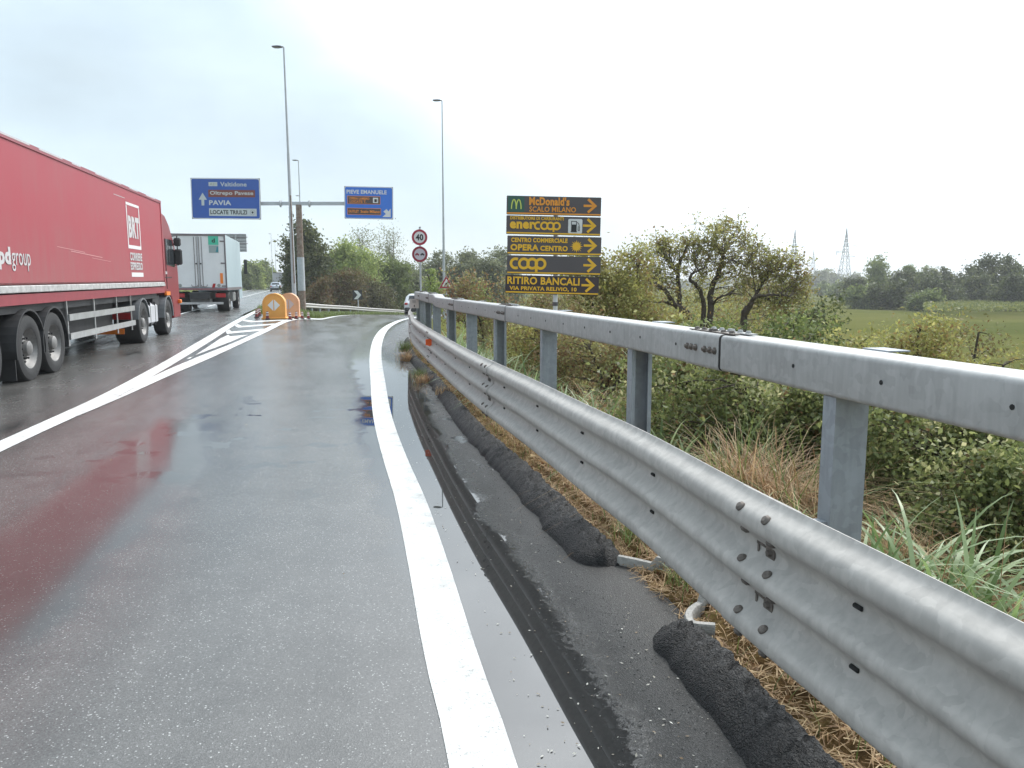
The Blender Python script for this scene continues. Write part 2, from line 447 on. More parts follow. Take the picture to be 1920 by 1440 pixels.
    if gut is not None: Lk(math2('ADD', math2('MULTIPLY', math2('SUBTRACT', 1.0, gut), .45), math2('ADD', .35, math2('MULTIPLY', pud, .3))), p.inputs['Specular IOR Level'])
    else: p.inputs['Specular IOR Level'].default_value = .8
    bs = math2('MULTIPLY', math2('SUBTRACT', 1.0, math2('MAXIMUM', pud, trk)), .17)
    if gut is not None: bs = math2('ADD', bs, math2('MULTIPLY', math2('MULTIPLY', gut, math2('SUBTRACT', 1.0, pud)), .65))
    b = N('ShaderNodeBump'); b.inputs['Distance'].default_value = .004; Lk(bs, b.inputs['Strength'])
    hsum = math2('ADD', math2('MULTIPLY', vo.outputs['Distance'], 1.0), math2('MULTIPLY', noise(60, 3), .5))
    Lk(hsum, b.inputs['Height'])
    Lk(b.outputs[0], p.inputs['Normal'])
    return m
M_RAMP = asphalt('wet_asphalt_ramp', True)
M_MAIN = asphalt('wet_asphalt_main')

# ------------------------------------------------------------------ ground
def axis(*seg):
    out = []
    for a, b, st in seg:
        n = max(1, int(round((b - a) / st))); out += list(np.linspace(a, b, n, endpoint=False))
    return np.array(out + [seg[-1][1]])
gx = axis((-3000, -600, 300), (-600, -120, 40), (-120, -30, 5), (-30, -14, 1), (-14, 10, .25), (10, 30, 1), (30, 150, 10), (150, 600, 50), (600, 3000, 300))
gy = axis((-60, -6, 6), (-6, 30, .25), (30, 90, .75), (90, 200, 6), (200, 600, 40), (600, 4500, 300))
X, Y = np.meshgrid(gx, gy)
Z = hgt(X, Y)
inr = ((X < rampR(Y) - .02) & (X > np.minimum(rampL(Y), 1e9)) & (Y < 90)) | ((X < mainR(Y) - .02) & (X > mainL(Y) + .02)) | ((Y < 40) & (X < rampR(Y) - .02) & (X > mainL(Y) + .02))
Z = np.where(inr, Z - .14, Z)
nx, ny = len(gx), len(gy)
idx = np.arange(nx * ny).reshape(ny, nx)
F = np.stack([idx[:-1, :-1], idx[:-1, 1:], idx[1:, 1:], idx[1:, :-1]], -1).reshape(-1, 4)
gm = bpy.data.materials.new('ground_soil'); gm.use_nodes = True
def _ground():
    t = gm.node_tree; p = t.nodes['Principled BSDF']; N = t.nodes.new; Lk = t.links.new
    geo = N('ShaderNodeNewGeometry'); sp = N('ShaderNodeSeparateXYZ'); Lk(geo.outputs['Position'], sp.inputs[0])
    def noise(scale, d=6):
        n = N('ShaderNodeTexNoise'); n.inputs['Scale'].default_value = scale; n.inputs['Detail'].default_value = d
        n.inputs['Roughness'].default_value = .65; Lk(geo.outputs['Position'], n.inputs[0]); return n.outputs['Fac']
    def ramp(src, *st):
        r = N('ShaderNodeValToRGB'); e = r.color_ramp.elements
        while len(e) < len(st): e.new(.5)
        for i, (q, col) in enumerate(st): e[i].position = q; e[i].color = (*col, 1)
        Lk(src, r.inputs[0]); return r.outputs[0]
    near = ramp(noise(9), (.3, (.05, .032, .018)), (.5, (.13, .085, .04)), (.62, (.22, .155, .07)), (.75, (.10, .11, .035)))
    far = ramp(noise(.05), (.35, (.080, .092, .028)), (.55, (.112, .116, .036)), (.7, (.15, .138, .05)))
    mr = N('ShaderNodeMapRange'); mr.inputs[1].default_value = -2.45; mr.inputs[2].default_value = -1.6; mr.inputs[3].default_value = 1; mr.inputs[4].default_value = 0
    Lk(sp.outputs[2], mr.inputs[0])
    mr2 = N('ShaderNodeMapRange'); mr2.inputs[1].default_value = 26; mr2.inputs[2].default_value = 34; Lk(sp.outputs[1], mr2.inputs[0])
    mxm = N('ShaderNodeMath'); mxm.operation = 'MAXIMUM'; Lk(mr.outputs[0], mxm.inputs[0]); Lk(mr2.outputs[0], mxm.inputs[1])
    mx = N('ShaderNodeMix'); mx.data_type = 'RGBA'; Lk(mxm.outputs[0], mx.inputs[0]); Lk(near, mx.inputs[6]); Lk(far, mx.inputs[7])
    Lk(mx.outputs[2], p.inputs['Base Color']); p.inputs['Roughness'].default_value = 1.0; p.inputs['Specular IOR Level'].default_value = 0.0
    b = N('ShaderNodeBump'); b.inputs['Strength'].default_value = .8; b.inputs['Distance'].default_value = .03
    Lk(noise(35), b.inputs['Height']); Lk(b.outputs[0], p.inputs['Normal'])
_ground()
g = link('ground', npmesh('ground', np.stack([X.ravel(), Y.ravel(), Z.ravel()], 1), F, True), gm); prop(g, kind='structure')

def sheet(name, ys, fl, fr, nlat, m, dz=0.0, edge=False, power=1.0):
    t = np.linspace(0, 1, nlat + 1) ** power
    V = []; E = []
    for y in ys:
        a, b = float(fl(y)), float(fr(y))
        xs = b - (b - a) * t[::-1]
        V.append(np.stack([xs, np.full_like(xs, y), hroad(xs, np.full_like(xs, y)) + dz], 1)); E.append(b - xs)
    V = np.concatenate(V); k = nlat + 1; n = len(ys)
    idx = np.arange(n * k).reshape(n, k)
    F = np.stack([idx[:-1, :-1], idx[:-1, 1:], idx[1:, 1:], idx[1:, :-1]], -1).reshape(-1, 4)
    me = npmesh(name, V, F, True)
    if edge:
        a = me.attributes.new('edge', 'FLOAT', 'POINT'); a.data.foreach_set('value', np.concatenate(E).astype(np.float32))
    return link(name, me, m)
ys_near = axis((-10, 30, .25), (30, 90, .75))
split = lambda y: np.where(np.asarray(y) < 37, np.maximum(mainR(y) , rampL(y) - 60), mainR(y))
# the ramp: from the edge line of the main carriageway (gore included) to the berm
def rampleft(y):
    y = np.asarray(y, float); k = ss(y, 33, 40)
    return mainR(y) * (1 - k) + rampL(y) * k
# the berm's right edge is the edge of the asphalt; 2 cm stay under the berm
o = sheet('ramp_road', ys_near, rampleft, lambda y: float(rampR(y)) + 0.03, 44, M_RAMP, edge=True); prop(o, kind='structure')
ys_main = axis((-10, 30, .5), (30, 120, 2), (120, 700, 20))
o = sheet('main_road', ys_main, mainL, mainR, 30, M_MAIN); prop(o, kind='structure')

# ------------------------------------------------------------------ painted markings
M_PAINT = mat('road_paint', (.66, .66, .645), rough=.45, bump=.25, bscale=160)
def _paint():
    t = M_PAINT.node_tree; p = t.nodes['Principled BSDF']; N = t.nodes.new; Lk = t.links.new; g_ = N('ShaderNodeNewGeometry')
    def nz_(sc, d, vec=None):
        n = N('ShaderNodeTexNoise'); n.inputs['Scale'].default_value = sc; n.inputs['Detail'].default_value = d; n.inputs['Roughness'].default_value = .7
        Lk(vec or g_.outputs['Position'], n.inputs[0]); return n.outputs['Fac']
    def rp(src, a, b, ca, cb):
        r = N('ShaderNodeValToRGB'); e = r.color_ramp.elements; e[0].position = a; e[0].color = (*ca, 1); e[1].position = b; e[1].color = (*cb, 1); Lk(src, r.inputs[0]); return r.outputs[0]
    def mulc(a, b):
        m = N('ShaderNodeMix'); m.data_type = 'RGBA'; m.blend_type = 'MULTIPLY'; m.inputs[0].default_value = 1; Lk(a, m.inputs[6]); Lk(b, m.inputs[7]); return m.outputs[2]
    a = rp(nz_(70, 6), .32, .44, (.35, .35, .35), (1, 1, 1)); b = rp(nz_(5, 7), .34, .56, (.66, .66, .65), (1, 1, 1)); d = rp(nz_(1.1, 5), .3, .6, (.68, .68, .67), (.72, .72, .705))
    Lk(mulc(mulc(a, b), d), p.inputs['Base Color'])
_paint()
def band(name, left, right, dz=.005, step=.5):
    """a painted strip between two polylines with the same count of points"""
    V = []; L = []; n = 0
    lx = hermite([p[1] for p in left], [p[0] for p in left]) ; rx = hermite([p[1] for p in right], [p[0] for p in right])
    y0 = max(left[0][1], right[0][1]); y1 = min(left[-1][1], right[-1][1])
    ys = np.linspace(y0, y1, max(2, int((y1 - y0) / step)))
    k = 4; V = []
    for y in ys:
        xs = np.linspace(float(lx(y)), float(rx(y)), k)
        V.append(np.stack([xs, np.full(k, y), hroad(xs, np.full(k, y)) + dz], 1))
    V = np.concatenate(V); idx = np.arange(len(ys) * k).reshape(-1, k)
    F = np.stack([idx[:-1, :-1], idx[:-1, 1:], idx[1:, 1:], idx[1:, :-1]], -1).reshape(-1, 4)
    return prop(link(name, npmesh(name, V, F, True), M_PAINT), kind='structure')
EL = [(.55, -6), (.3, -3), (-.0, 0), (-.12, 1.4), (-.215, 2.46), (-.37, 3.16), (-.61, 4.37), (-.88, 5.68), (-1.18, 6.97), (-1.53, 8.53), (-2.36, 12.8), (-3.14, 17.0), (-4.5, 26.0), (-5.35, 34), (-5.78, 40), (-5.85, 46), (-5.8, 52), (-5.4, 58), (-4.8, 64), (-3.8, 70), (-2.1, 76), (.6, 82)]
ER = [(.8, -6), (.55, -3), (.25, 0), (.13, 1.4), (.02, 2.46), (-.13, 3.16), (-.37, 4.37), (-.645, 5.68), (-.95, 6.97), (-1.3, 8.53), (-2.12, 12.8), (-2.88, 17.0), (-4.22, 26.0), (-5.08, 34), (-5.5, 40), (-5.57, 46), (-5.52, 52), (-5.12, 58), (-4.52, 64), (-3.52, 70), (-1.8, 76), (.9, 82)]
band('edge_line', EL, ER, step=.3)
AO = [(-3.98, 2), (-4.57, 5), (-5.08, 7.56), (-5.66, 10.47), (-6.30, 13.12), (-8.07, 19.92), (-10.13, 27.77), (-14.45, 45), (-28, 97.2), (-70, 260), (-150, 570)]
AI = [(-3.76, 2), (-4.35, 5), (-4.86, 7.56), (-5.40, 10.47), (-6.05, 13.12), (-7.78, 19.92), (-9.86, 27.77), (-14.2, 45), (-27.8, 97.2), (-69.8, 260), (-149.8, 570)]
band('gore_line', AO, AI, dz=.0055)
BO = [(-5.15, 9.0), (-5.36, 10.3), (-5.97, 12.86), (-6.42, 15.4), (-7.16, 20.16), (-7.80, 23.74), (-9.1, 31.2), (-9.6, 36), (-10.35, 42), (-11.4, 50), (-12.0, 58), (-11.8, 64), (-11, 70), (-9, 77), (-5.8, 84)]
BI = [(-5.11, 9.0), (-5.30, 10.3), (-5.73, 12.86), (-6.12, 15.4), (-6.93, 20.16), (-7.54, 23.74), (-8.83, 31.2), (-9.32, 36), (-10.07, 42), (-11.12, 50), (-11.72, 58), (-11.52, 64), (-10.72, 70), (-8.72, 77), (-5.5, 84)]
band('ramp_edge_line', BO, BI, dz=.006)
band('lane_line', [(-8.1 + .3, 9), (-20.2, 53.5), (-49.6, 161), (-161, 570)], [(-7.95 + .3, 9), (-20.05, 53.5), (-49.4, 161), (-160.8, 570)])
band('carriageway_edge_line', [(-9.3 - .6, 2), (-24.2, 55), (-53.2, 161)], [(-9.15 - .6, 2), (-24.0, 55), (-53.0, 161)])
def patch(name, pts, dz=.005):
    """painted chevron bar: quads given as (left, mid, right) x (near, far)"""
    V = []; k = 13
    for row in pts:
        P = np.array(row, float); tt = np.linspace(0, len(P) - 1, k)
        xs = np.interp(tt, range(len(P)), P[:, 0]); ys = np.interp(tt, range(len(P)), P[:, 1])
        V.append((xs, ys))
    rows = []
    for q in np.linspace(0, 1, 4):
        xs = V[0][0] * (1 - q) + V[1][0] * q; ys = V[0][1] * (1 - q) + V[1][1] * q
        rows.append(np.stack([xs, ys, hroad(xs, ys) + dz], 1))
    Vv = np.concatenate(rows); idx = np.arange(4 * k).reshape(4, k)
    F = np.stack([idx[:-1, :-1], idx[:-1, 1:], idx[1:, 1:], idx[1:, :-1]], -1).reshape(-1, 4)
    return prop(link(name, npmesh(name, Vv, F, True), M_PAINT), kind='structure')
aI = hermite([p[1] for p in AI], [p[0] for p in AI]); bO = hermite([p[1] for p in BO], [p[0] for p in BO])
for yl, ym, yr, th in ((30.2, 29.3, 30.9, .95), (27.2, 26.1, 28.0, 1.0), (24.2, 23.2, 24.9, 1.05)):
    def row(d):
        a = float(aI(yl + d)) + .02; b = float(bO(yr + d)) - .02
        return [(a, yl + d), (a * .52 + b * .48, ym + d), (b, yr + d)]
    patch('gore_chevron', [row(-th / 2), row(th / 2)])
def trow(y0, k):
    a = float(aI(y0)) + .16; b = float(bO(y0)) - .16
    return [(a, y0 + .25 * k), (a * .5 + b * .5, y0 - .5 * k), (b, y0 + .4 * k)]
band('gore_infill', [(float(aI(y)) + .14, y) for y in (15.6, 17, 18.5, 20, 21.2)], [(float(bO(y)) - .14, y) for y in (15.6, 17, 18.5, 20, 21.2)], dz=.0045)
patch('gore_chevron', [trow(21.2, .0), trow(22.2, .8)])

# ------------------------------------------------------------------ asphalt berm (kerb) and drain
M_BERM = mat('berm_asphalt', (.017, .017, .018), rough=.5, spec=.4, var=.6, vscale=70)
def _bermbump():
    t = M_BERM.node_tree; p = t.nodes['Principled BSDF']; g_ = t.nodes.new('ShaderNodeNewGeometry')
    v = t.nodes.new('ShaderNodeTexVoronoi'); v.inputs['Scale'].default_value = 105
    nn_ = t.nodes.new('ShaderNodeTexNoise'); nn_.inputs['Scale'].default_value = 55; nn_.inputs['Detail'].default_value = 6; t.links.new(g_.outputs['Position'], nn_.inputs[0])
    ma = t.nodes.new('ShaderNodeVectorMath'); ma.operation = 'MULTIPLY_ADD'; ma.inputs[1].default_value = (.035,) * 3
    t.links.new(nn_.outputs['Color'], ma.inputs[0]); t.links.new(g_.outputs['Position'], ma.inputs[2]); t.links.new(ma.outputs[0], v.inputs['Vector'])
    v.inputs['Randomness'].default_value = 1.0
    b = t.nodes.new('ShaderNodeBump'); b.invert = True; b.inputs['Strength'].default_value = 1.0; b.inputs['Distance'].default_value = .012
    t.links.new(v.outputs['Distance'], b.inputs['Height']); t.links.new(b.outputs[0], p.inputs['Normal'])
_bermbump()
def berm(y0, y1, wfun):
    ys = np.arange(y0, y1 + .001, .02 if y1 < 9 else .028); V = []
    K = 19
    for y in ys:
        xr = float(rampR(y)) + .03; w = wfun(y) + .035 * mnoise.noise((0, y * 3.1, 0)) + .016 * mnoise.noise((5, y * 11, 0))
        e = max(0, min(1, (y - y0) / .22, (y1 - y) / .22)); e = math.sqrt(1 - (1 - e) ** 2); xr -= w * .5 * (1 - e) * .7; w *= .3 + .7 * e; xl = xr - w
        for k in range(K):
            t = k / (K - 1)
            x = xl + w * t; h = .125 * (math.sin(math.pi * min(1, t * 1.0)) ** .7) * e * (1 if t < .5 else 1)
            n = .030 * (random.random() - .5) * (0.3 + math.sin(math.pi * t)) + (.022 * mnoise.noise((t * 1.2, y * 4.2, 3)) + .020 * mnoise.noise((t * 5, y * 17, 7)) + .012 * mnoise.noise((t * 12, y * 42, 9))) * math.sin(math.pi * t)
            V.append((x + n * .7, y, float(hroad(x, y)) - .012 + h + n))
    V = np.array(V); idx = np.arange(len(ys) * K).reshape(-1, K)
    F = np.stack([idx[:-1, :-1], idx[:-1, 1:], idx[1:, 1:], idx[1:, :-1]], -1).reshape(-1, 4)
    return link('kerb', npmesh('kerb', V, F, True), M_BERM)
prop(berm(4.35, 21.5, lambda y: np.interp(y, [4.3, 6, 9, 13, 21], [.34, .32, .27, .22, .16])), kind='structure')
prop(berm(-6, 3.5, lambda y: .30), kind='structure')
M_CONC = mat('drain_concrete', (.33, .32, .30), rough=.8, var=.3, vscale=14, bump=.4, bscale=70)
dr = empty('drain_chute', (1.0, 3.9, 0), label='weathered concrete drain chute in the gap between the two asphalt berms', cat='drain')
def lip(pts, h0, name='lip'):
    P = [Vector((a, b, 0)) for a, b in pts]
    xs = hermite(range(len(pts)), [a for a, b in pts]); yy = hermite(range(len(pts)), [b for a, b in pts])
    tt = np.linspace(0, len(pts) - 1, 28)
    path = [(float(xs(t)) - 1.0, float(yy(t)) - 3.9) for t in tt]
    zs = [H1(a + 1.0, b + 3.9) + h0 - .06 for a, b in path]
    MB().sweep([(-.018, 0), (.018, 0), (.021, .055), (.015, .068), (-.014, .068), (-.021, .055)], path, zs).build(name, M_CONC, dr)
lip([(.63, 4.40), (.74, 4.33), (.88, 4.22), (1.03, 4.08), (1.3, 3.98), (1.6, 3.95)], .045)
lip([(.95, 3.44), (.85, 3.47), (.86, 3.58), (.93, 3.68), (1.04, 3.75), (1.3, 3.80), (1.6, 3.80)], .06)
mbc = MB()
for i in range(8):
    x0 = .0 + i * .12 ; mbc.box(x0 - .0 + .12, .0, H1(1.12 + x0, 3.9) - .045 , .12, .32, .02)
mbc.build('channel_floor', M_CONC, dr)

# ------------------------------------------------------------------ guardrail
def galv(name, base, var=.16):
    m = bpy.data.materials.new(name); m.use_nodes = True
    t = m.node_tree; p = t.nodes['Principled BSDF']; N = t.nodes.new; Lk = t.links.new
    geo = N('ShaderNodeNewGeometry')
    vo = N('ShaderNodeTexVoronoi'); vo.inputs['Scale'].default_value = 26; 
    n0 = N('ShaderNodeTexNoise'); n0.inputs['Scale'].default_value = 9; n0.inputs['Detail'].default_value = 4; Lk(geo.outputs['Position'], n0.inputs[0])
    ad = N('ShaderNodeVectorMath'); ad.operation = 'MULTIPLY_ADD'; Lk(n0.outputs['Color'], ad.inputs[0]); ad.inputs[1].default_value = (.12,) * 3; Lk(geo.outputs['Position'], ad.inputs[2])
    Lk(ad.outputs[0], vo.inputs['Vector'])
    s = N('ShaderNodeSeparateColor'); Lk(vo.outputs['Color'], s.inputs[0])
    n1 = N('ShaderNodeTexNoise'); n1.inputs['Scale'].default_value = 2.2; n1.inputs['Detail'].default_value = 6; n1.inputs['Roughness'].default_value = .7; Lk(geo.outputs['Position'], n1.inputs[0])
    mp = N('ShaderNodeMapping'); mp.inputs['Scale'].default_value = (7, 7, .8); Lk(geo.outputs['Position'], mp.inputs[0])
    n2 = N('ShaderNodeTexNoise'); n2.inputs['Scale'].default_value = 5; n2.inputs['Detail'].default_value = 4; Lk(mp.outputs[0], n2.inputs[0])
    def m2(op, a, b):
        n = N('ShaderNodeMath'); n.operation = op
        for i, v in enumerate((a, b)):
            if isinstance(v, (int, float)): n.inputs[i].default_value = v
            else: Lk(v, n.inputs[i])
        return n.outputs[0]
    f = m2('ADD', m2('MULTIPLY', s.outputs[0], .22), m2('ADD', m2('MULTIPLY', n1.outputs['Fac'], .55), m2('MULTIPLY', n2.outputs['Fac'], .55)))
    r = N('ShaderNodeValToRGB'); e = r.color_ramp.elements
    e[0].position = .35; e[0].color = tuple(v * (1 - var * 1.5) for v in base) + (1,)
    e[1].position = .85; e[1].color = tuple(v * (1 + var) for v in base) + (1,)
    Lk(f, r.inputs[0]); Lk(r.outputs[0], p.inputs['Base Color'])
    p.inputs['Metallic'].default_value = .08
    mr = N('ShaderNodeMapRange'); mr.inputs[3].default_value = .5; mr.inputs[4].default_value = .72; Lk(f, mr.inputs[0]); Lk(mr.outputs[0], p.inputs['Roughness'])
    b = N('ShaderNodeBump'); b.inputs['Strength'].default_value = .12; b.inputs['Distance'].default_value = .01; Lk(n1.outputs['Fac'], b.inputs['Height']); Lk(b.outputs[0], p.inputs['Normal'])
    MATS[name] = m
    return m
M_GALV = galv('galvanised_beam', (.43, .41, .385))
M_GALV2 = galv('galvanised_box', (.39, .39, .385))
M_GPOST = galv('galvanised_post', (.31, .335, .365))
M_BOLT = mat('bolt_steel', (.15, .13, .115), rough=.6, metal=.4, var=.4, vscale=60)
M_SLOT = mat('slot_dark', (.02, .02, .02), rough=.9)
gr = empty('guardrail', (0, 0, 0), label='grey galvanised three-wave guardrail with box top rail along the ramp', cat='guardrail')
def droprail(y): return float(hroad(-3, y)) if y > 15 else 0.0
# box top rail
BW, BH, BZ = .20, .185, 1.195
def rrect(w, h, r, n=4):
    P = []
    for cx, cz, a in ((w / 2 - r, -h / 2 + r, -90), (w / 2 - r, h / 2 - r, 0), (-w / 2 + r, h / 2 - r, 90), (-w / 2 + r, -h / 2 + r, 180)):
        for i in range(n + 1): P.append((cx + r * math.cos(R(a + 90 * i / n)), cz + r * math.sin(R(a + 90 * i / n))))
    return P
tr_prof = [(x + BW / 2, z + BH / 2) for x, z in rrect(BW, BH, .022)]
def along(fx, y0, y1, st=.3):
    n = max(2, int((y1 - y0) / st)); return [(float(fx(y)), float(y)) for y in np.linspace(y0, y1, n)]
def frame(fx, y):
    """point and unit direction / right normal of a rail curve"""
    x = float(fx(y)); d = Vector((float(fx(y + .05)) - float(fx(y - .05)), .1, 0)).normalized()
    return Vector((x, y, 0)), d, Vector((d.y, -d.x, 0))
joints = [-1.7, 4.0, 9.1, 12.6, 15.7, 18.4]
edges = [-6] + joints + [20.55]
for i in range(len(edges) - 1):
    a, b = edges[i], edges[i + 1]
    path = along(railT, a + .012, b - .006)
    zs = [BZ + droprail(y) for _, y in path]
    tr = MB().sweep(tr_prof, path, zs).build('top_rail', M_GALV2, gr)
    # bolt holes in the face
    yy = a + .55
    while yy < b - .6:
        p, d, n = frame(railT, yy)
        q = p + Vector((0, 0, BZ + droprail(yy) + .098))
        MB().cyl(q - n * .0025, q + n * .004, .009, n=8).build('bolt_hole', M_SLOT, tr)
        yy += .56
for yj in joints:
    # sleeve plate, joint gap and bolts
    a, b = yj + .012, yj + .42
    prof = [(x + BW / 2, z + BH / 2) for x, z in rrect(BW + .008, BH + .008, .025)]
    path = along(railT, a, b, .1)
    sl = MB().sweep(prof, path, [BZ + droprail(y) for _, y in path]).build('splice_sleeve', M_GALV2, gr)
    mg = MB(); path = along(railT, yj - .004, yj + .012, .006); mg.sweep([(x + BW / 2, z + BH / 2) for x, z in rrect(BW + .003, BH + .003, .023)], path, [BZ + droprail(yj)] * len(path)); mg.build('joint_gap', M_SLOT, gr)
    for k, dy in enumerate((.05, .105, .165, .275, .33, .38)):
        p, d, n = frame(railT, yj + dy)
        z0 = BZ + droprail(yj) + .10
        q = p + Vector((0, 0, z0))
        mbb = MB()
        mbb.cyl(q - n * .004, q - n * .010, .019, n=14); mbb.cyl(q - n * .010, q - n * .023, .015, .010, n=8)
        mbb.build('bolt', M_BOLT, sl)
    for (ya, yb, off) in ((.16, .44, .055), (-.07, .22, .055), (.10, .40, .135), (-.09, .18, .135)):
        mp_ = MB(); pa, d, n = frame(railT, yj + (ya + yb) / 2)
        zz = BZ + BH + droprail(yj) + .008
        Mx = Matrix.Translation(pa + n * off + Vector((0, 0, zz))) @ Matrix.Rotation(math.atan2(-d.x, d.y), 4, 'Z')
        mp_.box(0, 0, 0, .05, (yb - ya), .006, Mx)
        for s in (-.32, 0, .32): mp_.cyl((0, s * (yb - ya), .003), (0, s * (yb - ya), .016), .017, .012, n=8, M=Mx)
        mp_.build('cover_plate', M_BOLT if off < .1 else M_GALV2, sl)
# triple-wave beam
def wave():
    ctl = [(.0, .083), (.020, .066), (.045, .015), (.075, .0), (.100, .006), (.130, .050), (.160, .080), (.180, .080), (.207, .052), (.236, .006), (.254, .0), (.272, .006),
           (.301, .052), (.328, .080), (.348, .080), (.378, .050), (.408, .006), (.433, .0), (.463, .015), (.488, .066), (.508, .083)]
    z = [a for a, b in ctl]; q = [b for a, b in ctl]
    f = hermite(z, q); zz = np.linspace(0, .508, 64)
    fr = [(float(f(a)), float(a)) for a in zz]
    bk = [(x + .0045, a) for x, a in fr][::-1]
    return fr + bk
wv = [(q * .78 - .04, z) for q, z in wave()]; BEAMZ = .475
bj = [-1.9, 2.35, 6.7, 11.2, 15.7]
be = [-6] + bj + [20.5]
for i in range(len(be) - 1):
    a, b = be[i], be[i + 1]
    path = along(railB, a - (.16 if i else 0), b + .16 * (i < len(be) - 2) - .0, .2)
    path = [(x - (.0), y) for x, y in path]
    off = -.0052 * (i % 2)
    zs = [BEAMZ + droprail(y) for _, y in path]
    bm_ = MB().sweep([(q + off, z) for q, z in wv], path, zs).build('beam', M_GALV, gr, 60)
    # slots
    yy = a + .95
    while yy < b - .4:
        for zq in (.17, .339):
            p, d, n = frame(railB, yy); q = p + n * (.0785 * .78 - .04 + off) + Vector((0, 0, BEAMZ + zq + droprail(yy)))
            q2 = q + d * .03; MB().tube([q - n * .001, q2 - n * .001], .007, 8).build('slot', M_SLOT, bm_)
        yy += .95
    if i < len(be) - 2:
        for dy, zz_ in [(dy, zz_) for dy in (-.075, .075) for zz_ in (.035, .113, .207, .288, .385, .462)]:
            f = hermite([a_ for a_, b_ in [(0, .083), (.045, .015), (.075, 0), (.1, .006), (.13, .05), (.16, .08), (.207, .052), (.236, .006), (.272, .006), (.301, .052), (.348, .08), (.378, .05), (.408, .006), (.433, 0), (.463, .015), (.508, .083)]],
                        [.083, .015, 0, .006, .05, .08, .052, .006, .006, .052, .08, .05, .006, 0, .015, .083])
            p, d, n = frame(railB, b + dy)
            sl_ = (float(f(zz_ + .01)) - float(f(zz_ - .01))) / .02
            nn = (-n + Vector((0, 0, sl_))).normalized()
            q = p + n * (float(f(zz_)) * .78 - .04 - .0052) + Vector((0, 0, BEAMZ + zz_ + droprail(b)))
            m_ = MB(); m_.cyl(q - nn * .003, q + nn * .004, .0165, n=14); m_.cyl(q + nn * .004, q + nn * .010, .0165, .009, n=14); m_.build('bolt', M_BOLT, bm_)
        for zq in (.17, .339):
            p, d, n = frame(railB, b - .01)
            Mx = Matrix.Translation(p + n * (.072 * .78 - .04) + Vector((0, 0, BEAMZ + zq + droprail(b)))) @ Matrix.Rotation(math.atan2(-d.x, d.y), 4, 'Z')
            m_ = MB(); m_.box(0, -.02, 0, .005, .05, .045, Mx); m_.cyl((-.003, -.02, 0), (-.014, -.02, 0), .013, .009, n=8, M=Mx)
            m_.box(-.001, .035, .012, .003, .05, .010, Mx); m_.box(-.001, .05, -.01, .003, .010, .045, Mx); m_.build('washer_plate', M_BOLT, bm_)
# posts, alternating which way the channel opens, with spacers to the beam
posts = [-1.4, .85, 3.1, 5.35, 7.6, 9.8, 11.6, 13.4, 15.2, 17.0, 18.7, 20.3]
for i, y in enumerate(posts):
    p, d, n = frame(railT, y)
    rz = math.atan2(-d.x, d.y); base = p + n * .10
    zg = H1(base.x, base.y) - .35; zt = BZ + droprail(y)
    Mx = Matrix.Translation(base) @ Matrix.Rotation(rz, 4, 'Z')
    s = 1 if i % 2 == 0 else -1
    m_ = MB()
    w, dp, th = .150, .085, .006
    poly = [(-w / 2, -dp / 2), (-w / 2 + .0, dp / 2), (-w / 2 + .028, dp / 2), (-w / 2 + .028, dp / 2 - th), (-w / 2 + th, dp / 2 - th), (-w / 2 + th, -dp / 2 + th),
            (w / 2 - th, -dp / 2 + th), (w / 2 - th, dp / 2 - th), (w / 2 - .028, dp / 2 - th), (w / 2 - .028, dp / 2), (w / 2, dp / 2), (w / 2, -dp / 2)]
    poly = [(a, b * s) for a, b in poly]
    if s < 0: poly = poly[::-1]
    m_.prism(poly, zg, zt - .002, Mx, 'z')
    po = m_.build('post', M_GPOST, gr)
    # upper part of the post behind the box rail with its cap
    m_ = MB(); m_.box(.135, 0, (zt + BH) - .09, .05, .11, .17, Mx); m_.box(.17, 0, zt + BH - .002, .10, .16, .006, Mx); m_.build('bracket', M_GPOST, po)
    pb, db, nb = frame(railB, y)
    dist = (base - pb).dot(nb) - .075
    m_ = MB(); L = max(.05, dist - .078)
    L = min(L, .12); m_.box(-.075 - L / 2, 0, BEAMZ + .16 + droprail(y), L, .05, .08, Mx); m_.build('spacer', M_GPOST, po)
# end cap of the top rail and orange reflector on the beam
p, d, n = frame(railT, 20.55)
MB().box(float(p.x) + .1, 20.556, BZ + BH / 2 + droprail(20.5), BW + .02, .01, BH + .02).build('end_cap', M_GALV2, gr)
p, d, n = frame(railB, 10.95)
Mx = Matrix.Translation(p - n * .03 + Vector((0, 0, BEAMZ + .335))) @ Matrix.Rotation(math.atan2(-d.x, d.y), 4, 'Z')
M_ORANGE = mat('orange_reflector', c(240, 95, 25), rough=.35)
MB().prism([(-.055, -.035), (.03, -.055), (.03, .055), (-.055, .045)], -.012, .012, Mx).build('reflector', M_ORANGE, gr)
# small number plate on the rail end
M_PLATE = mat('plate_pale', c(205, 195, 190), rough=.5, var=.08); M_BLK = mat('black_paint', (.02, .02, .022), rough=.5)
pl = empty('marker_plate', (-2.52, 20.0, 1.08 + droprail(20)), rz=R(4), label='small pale number plate fixed at the far end of the guardrail', cat='plate')
MB().box(0, 0, 0, .24, .006, .24, ch=.002).build('plate', M_PLATE, pl)
text('11', .06, .07, M_BLK, pl, T(.0, -.006, .05), .02); text('4', .035, .07, M_BLK, pl, T(.005, -.006, -.06), .02)
MB().box(.10, .07, .0, .03, .12, .05).build('bracket', M_GPOST, pl)

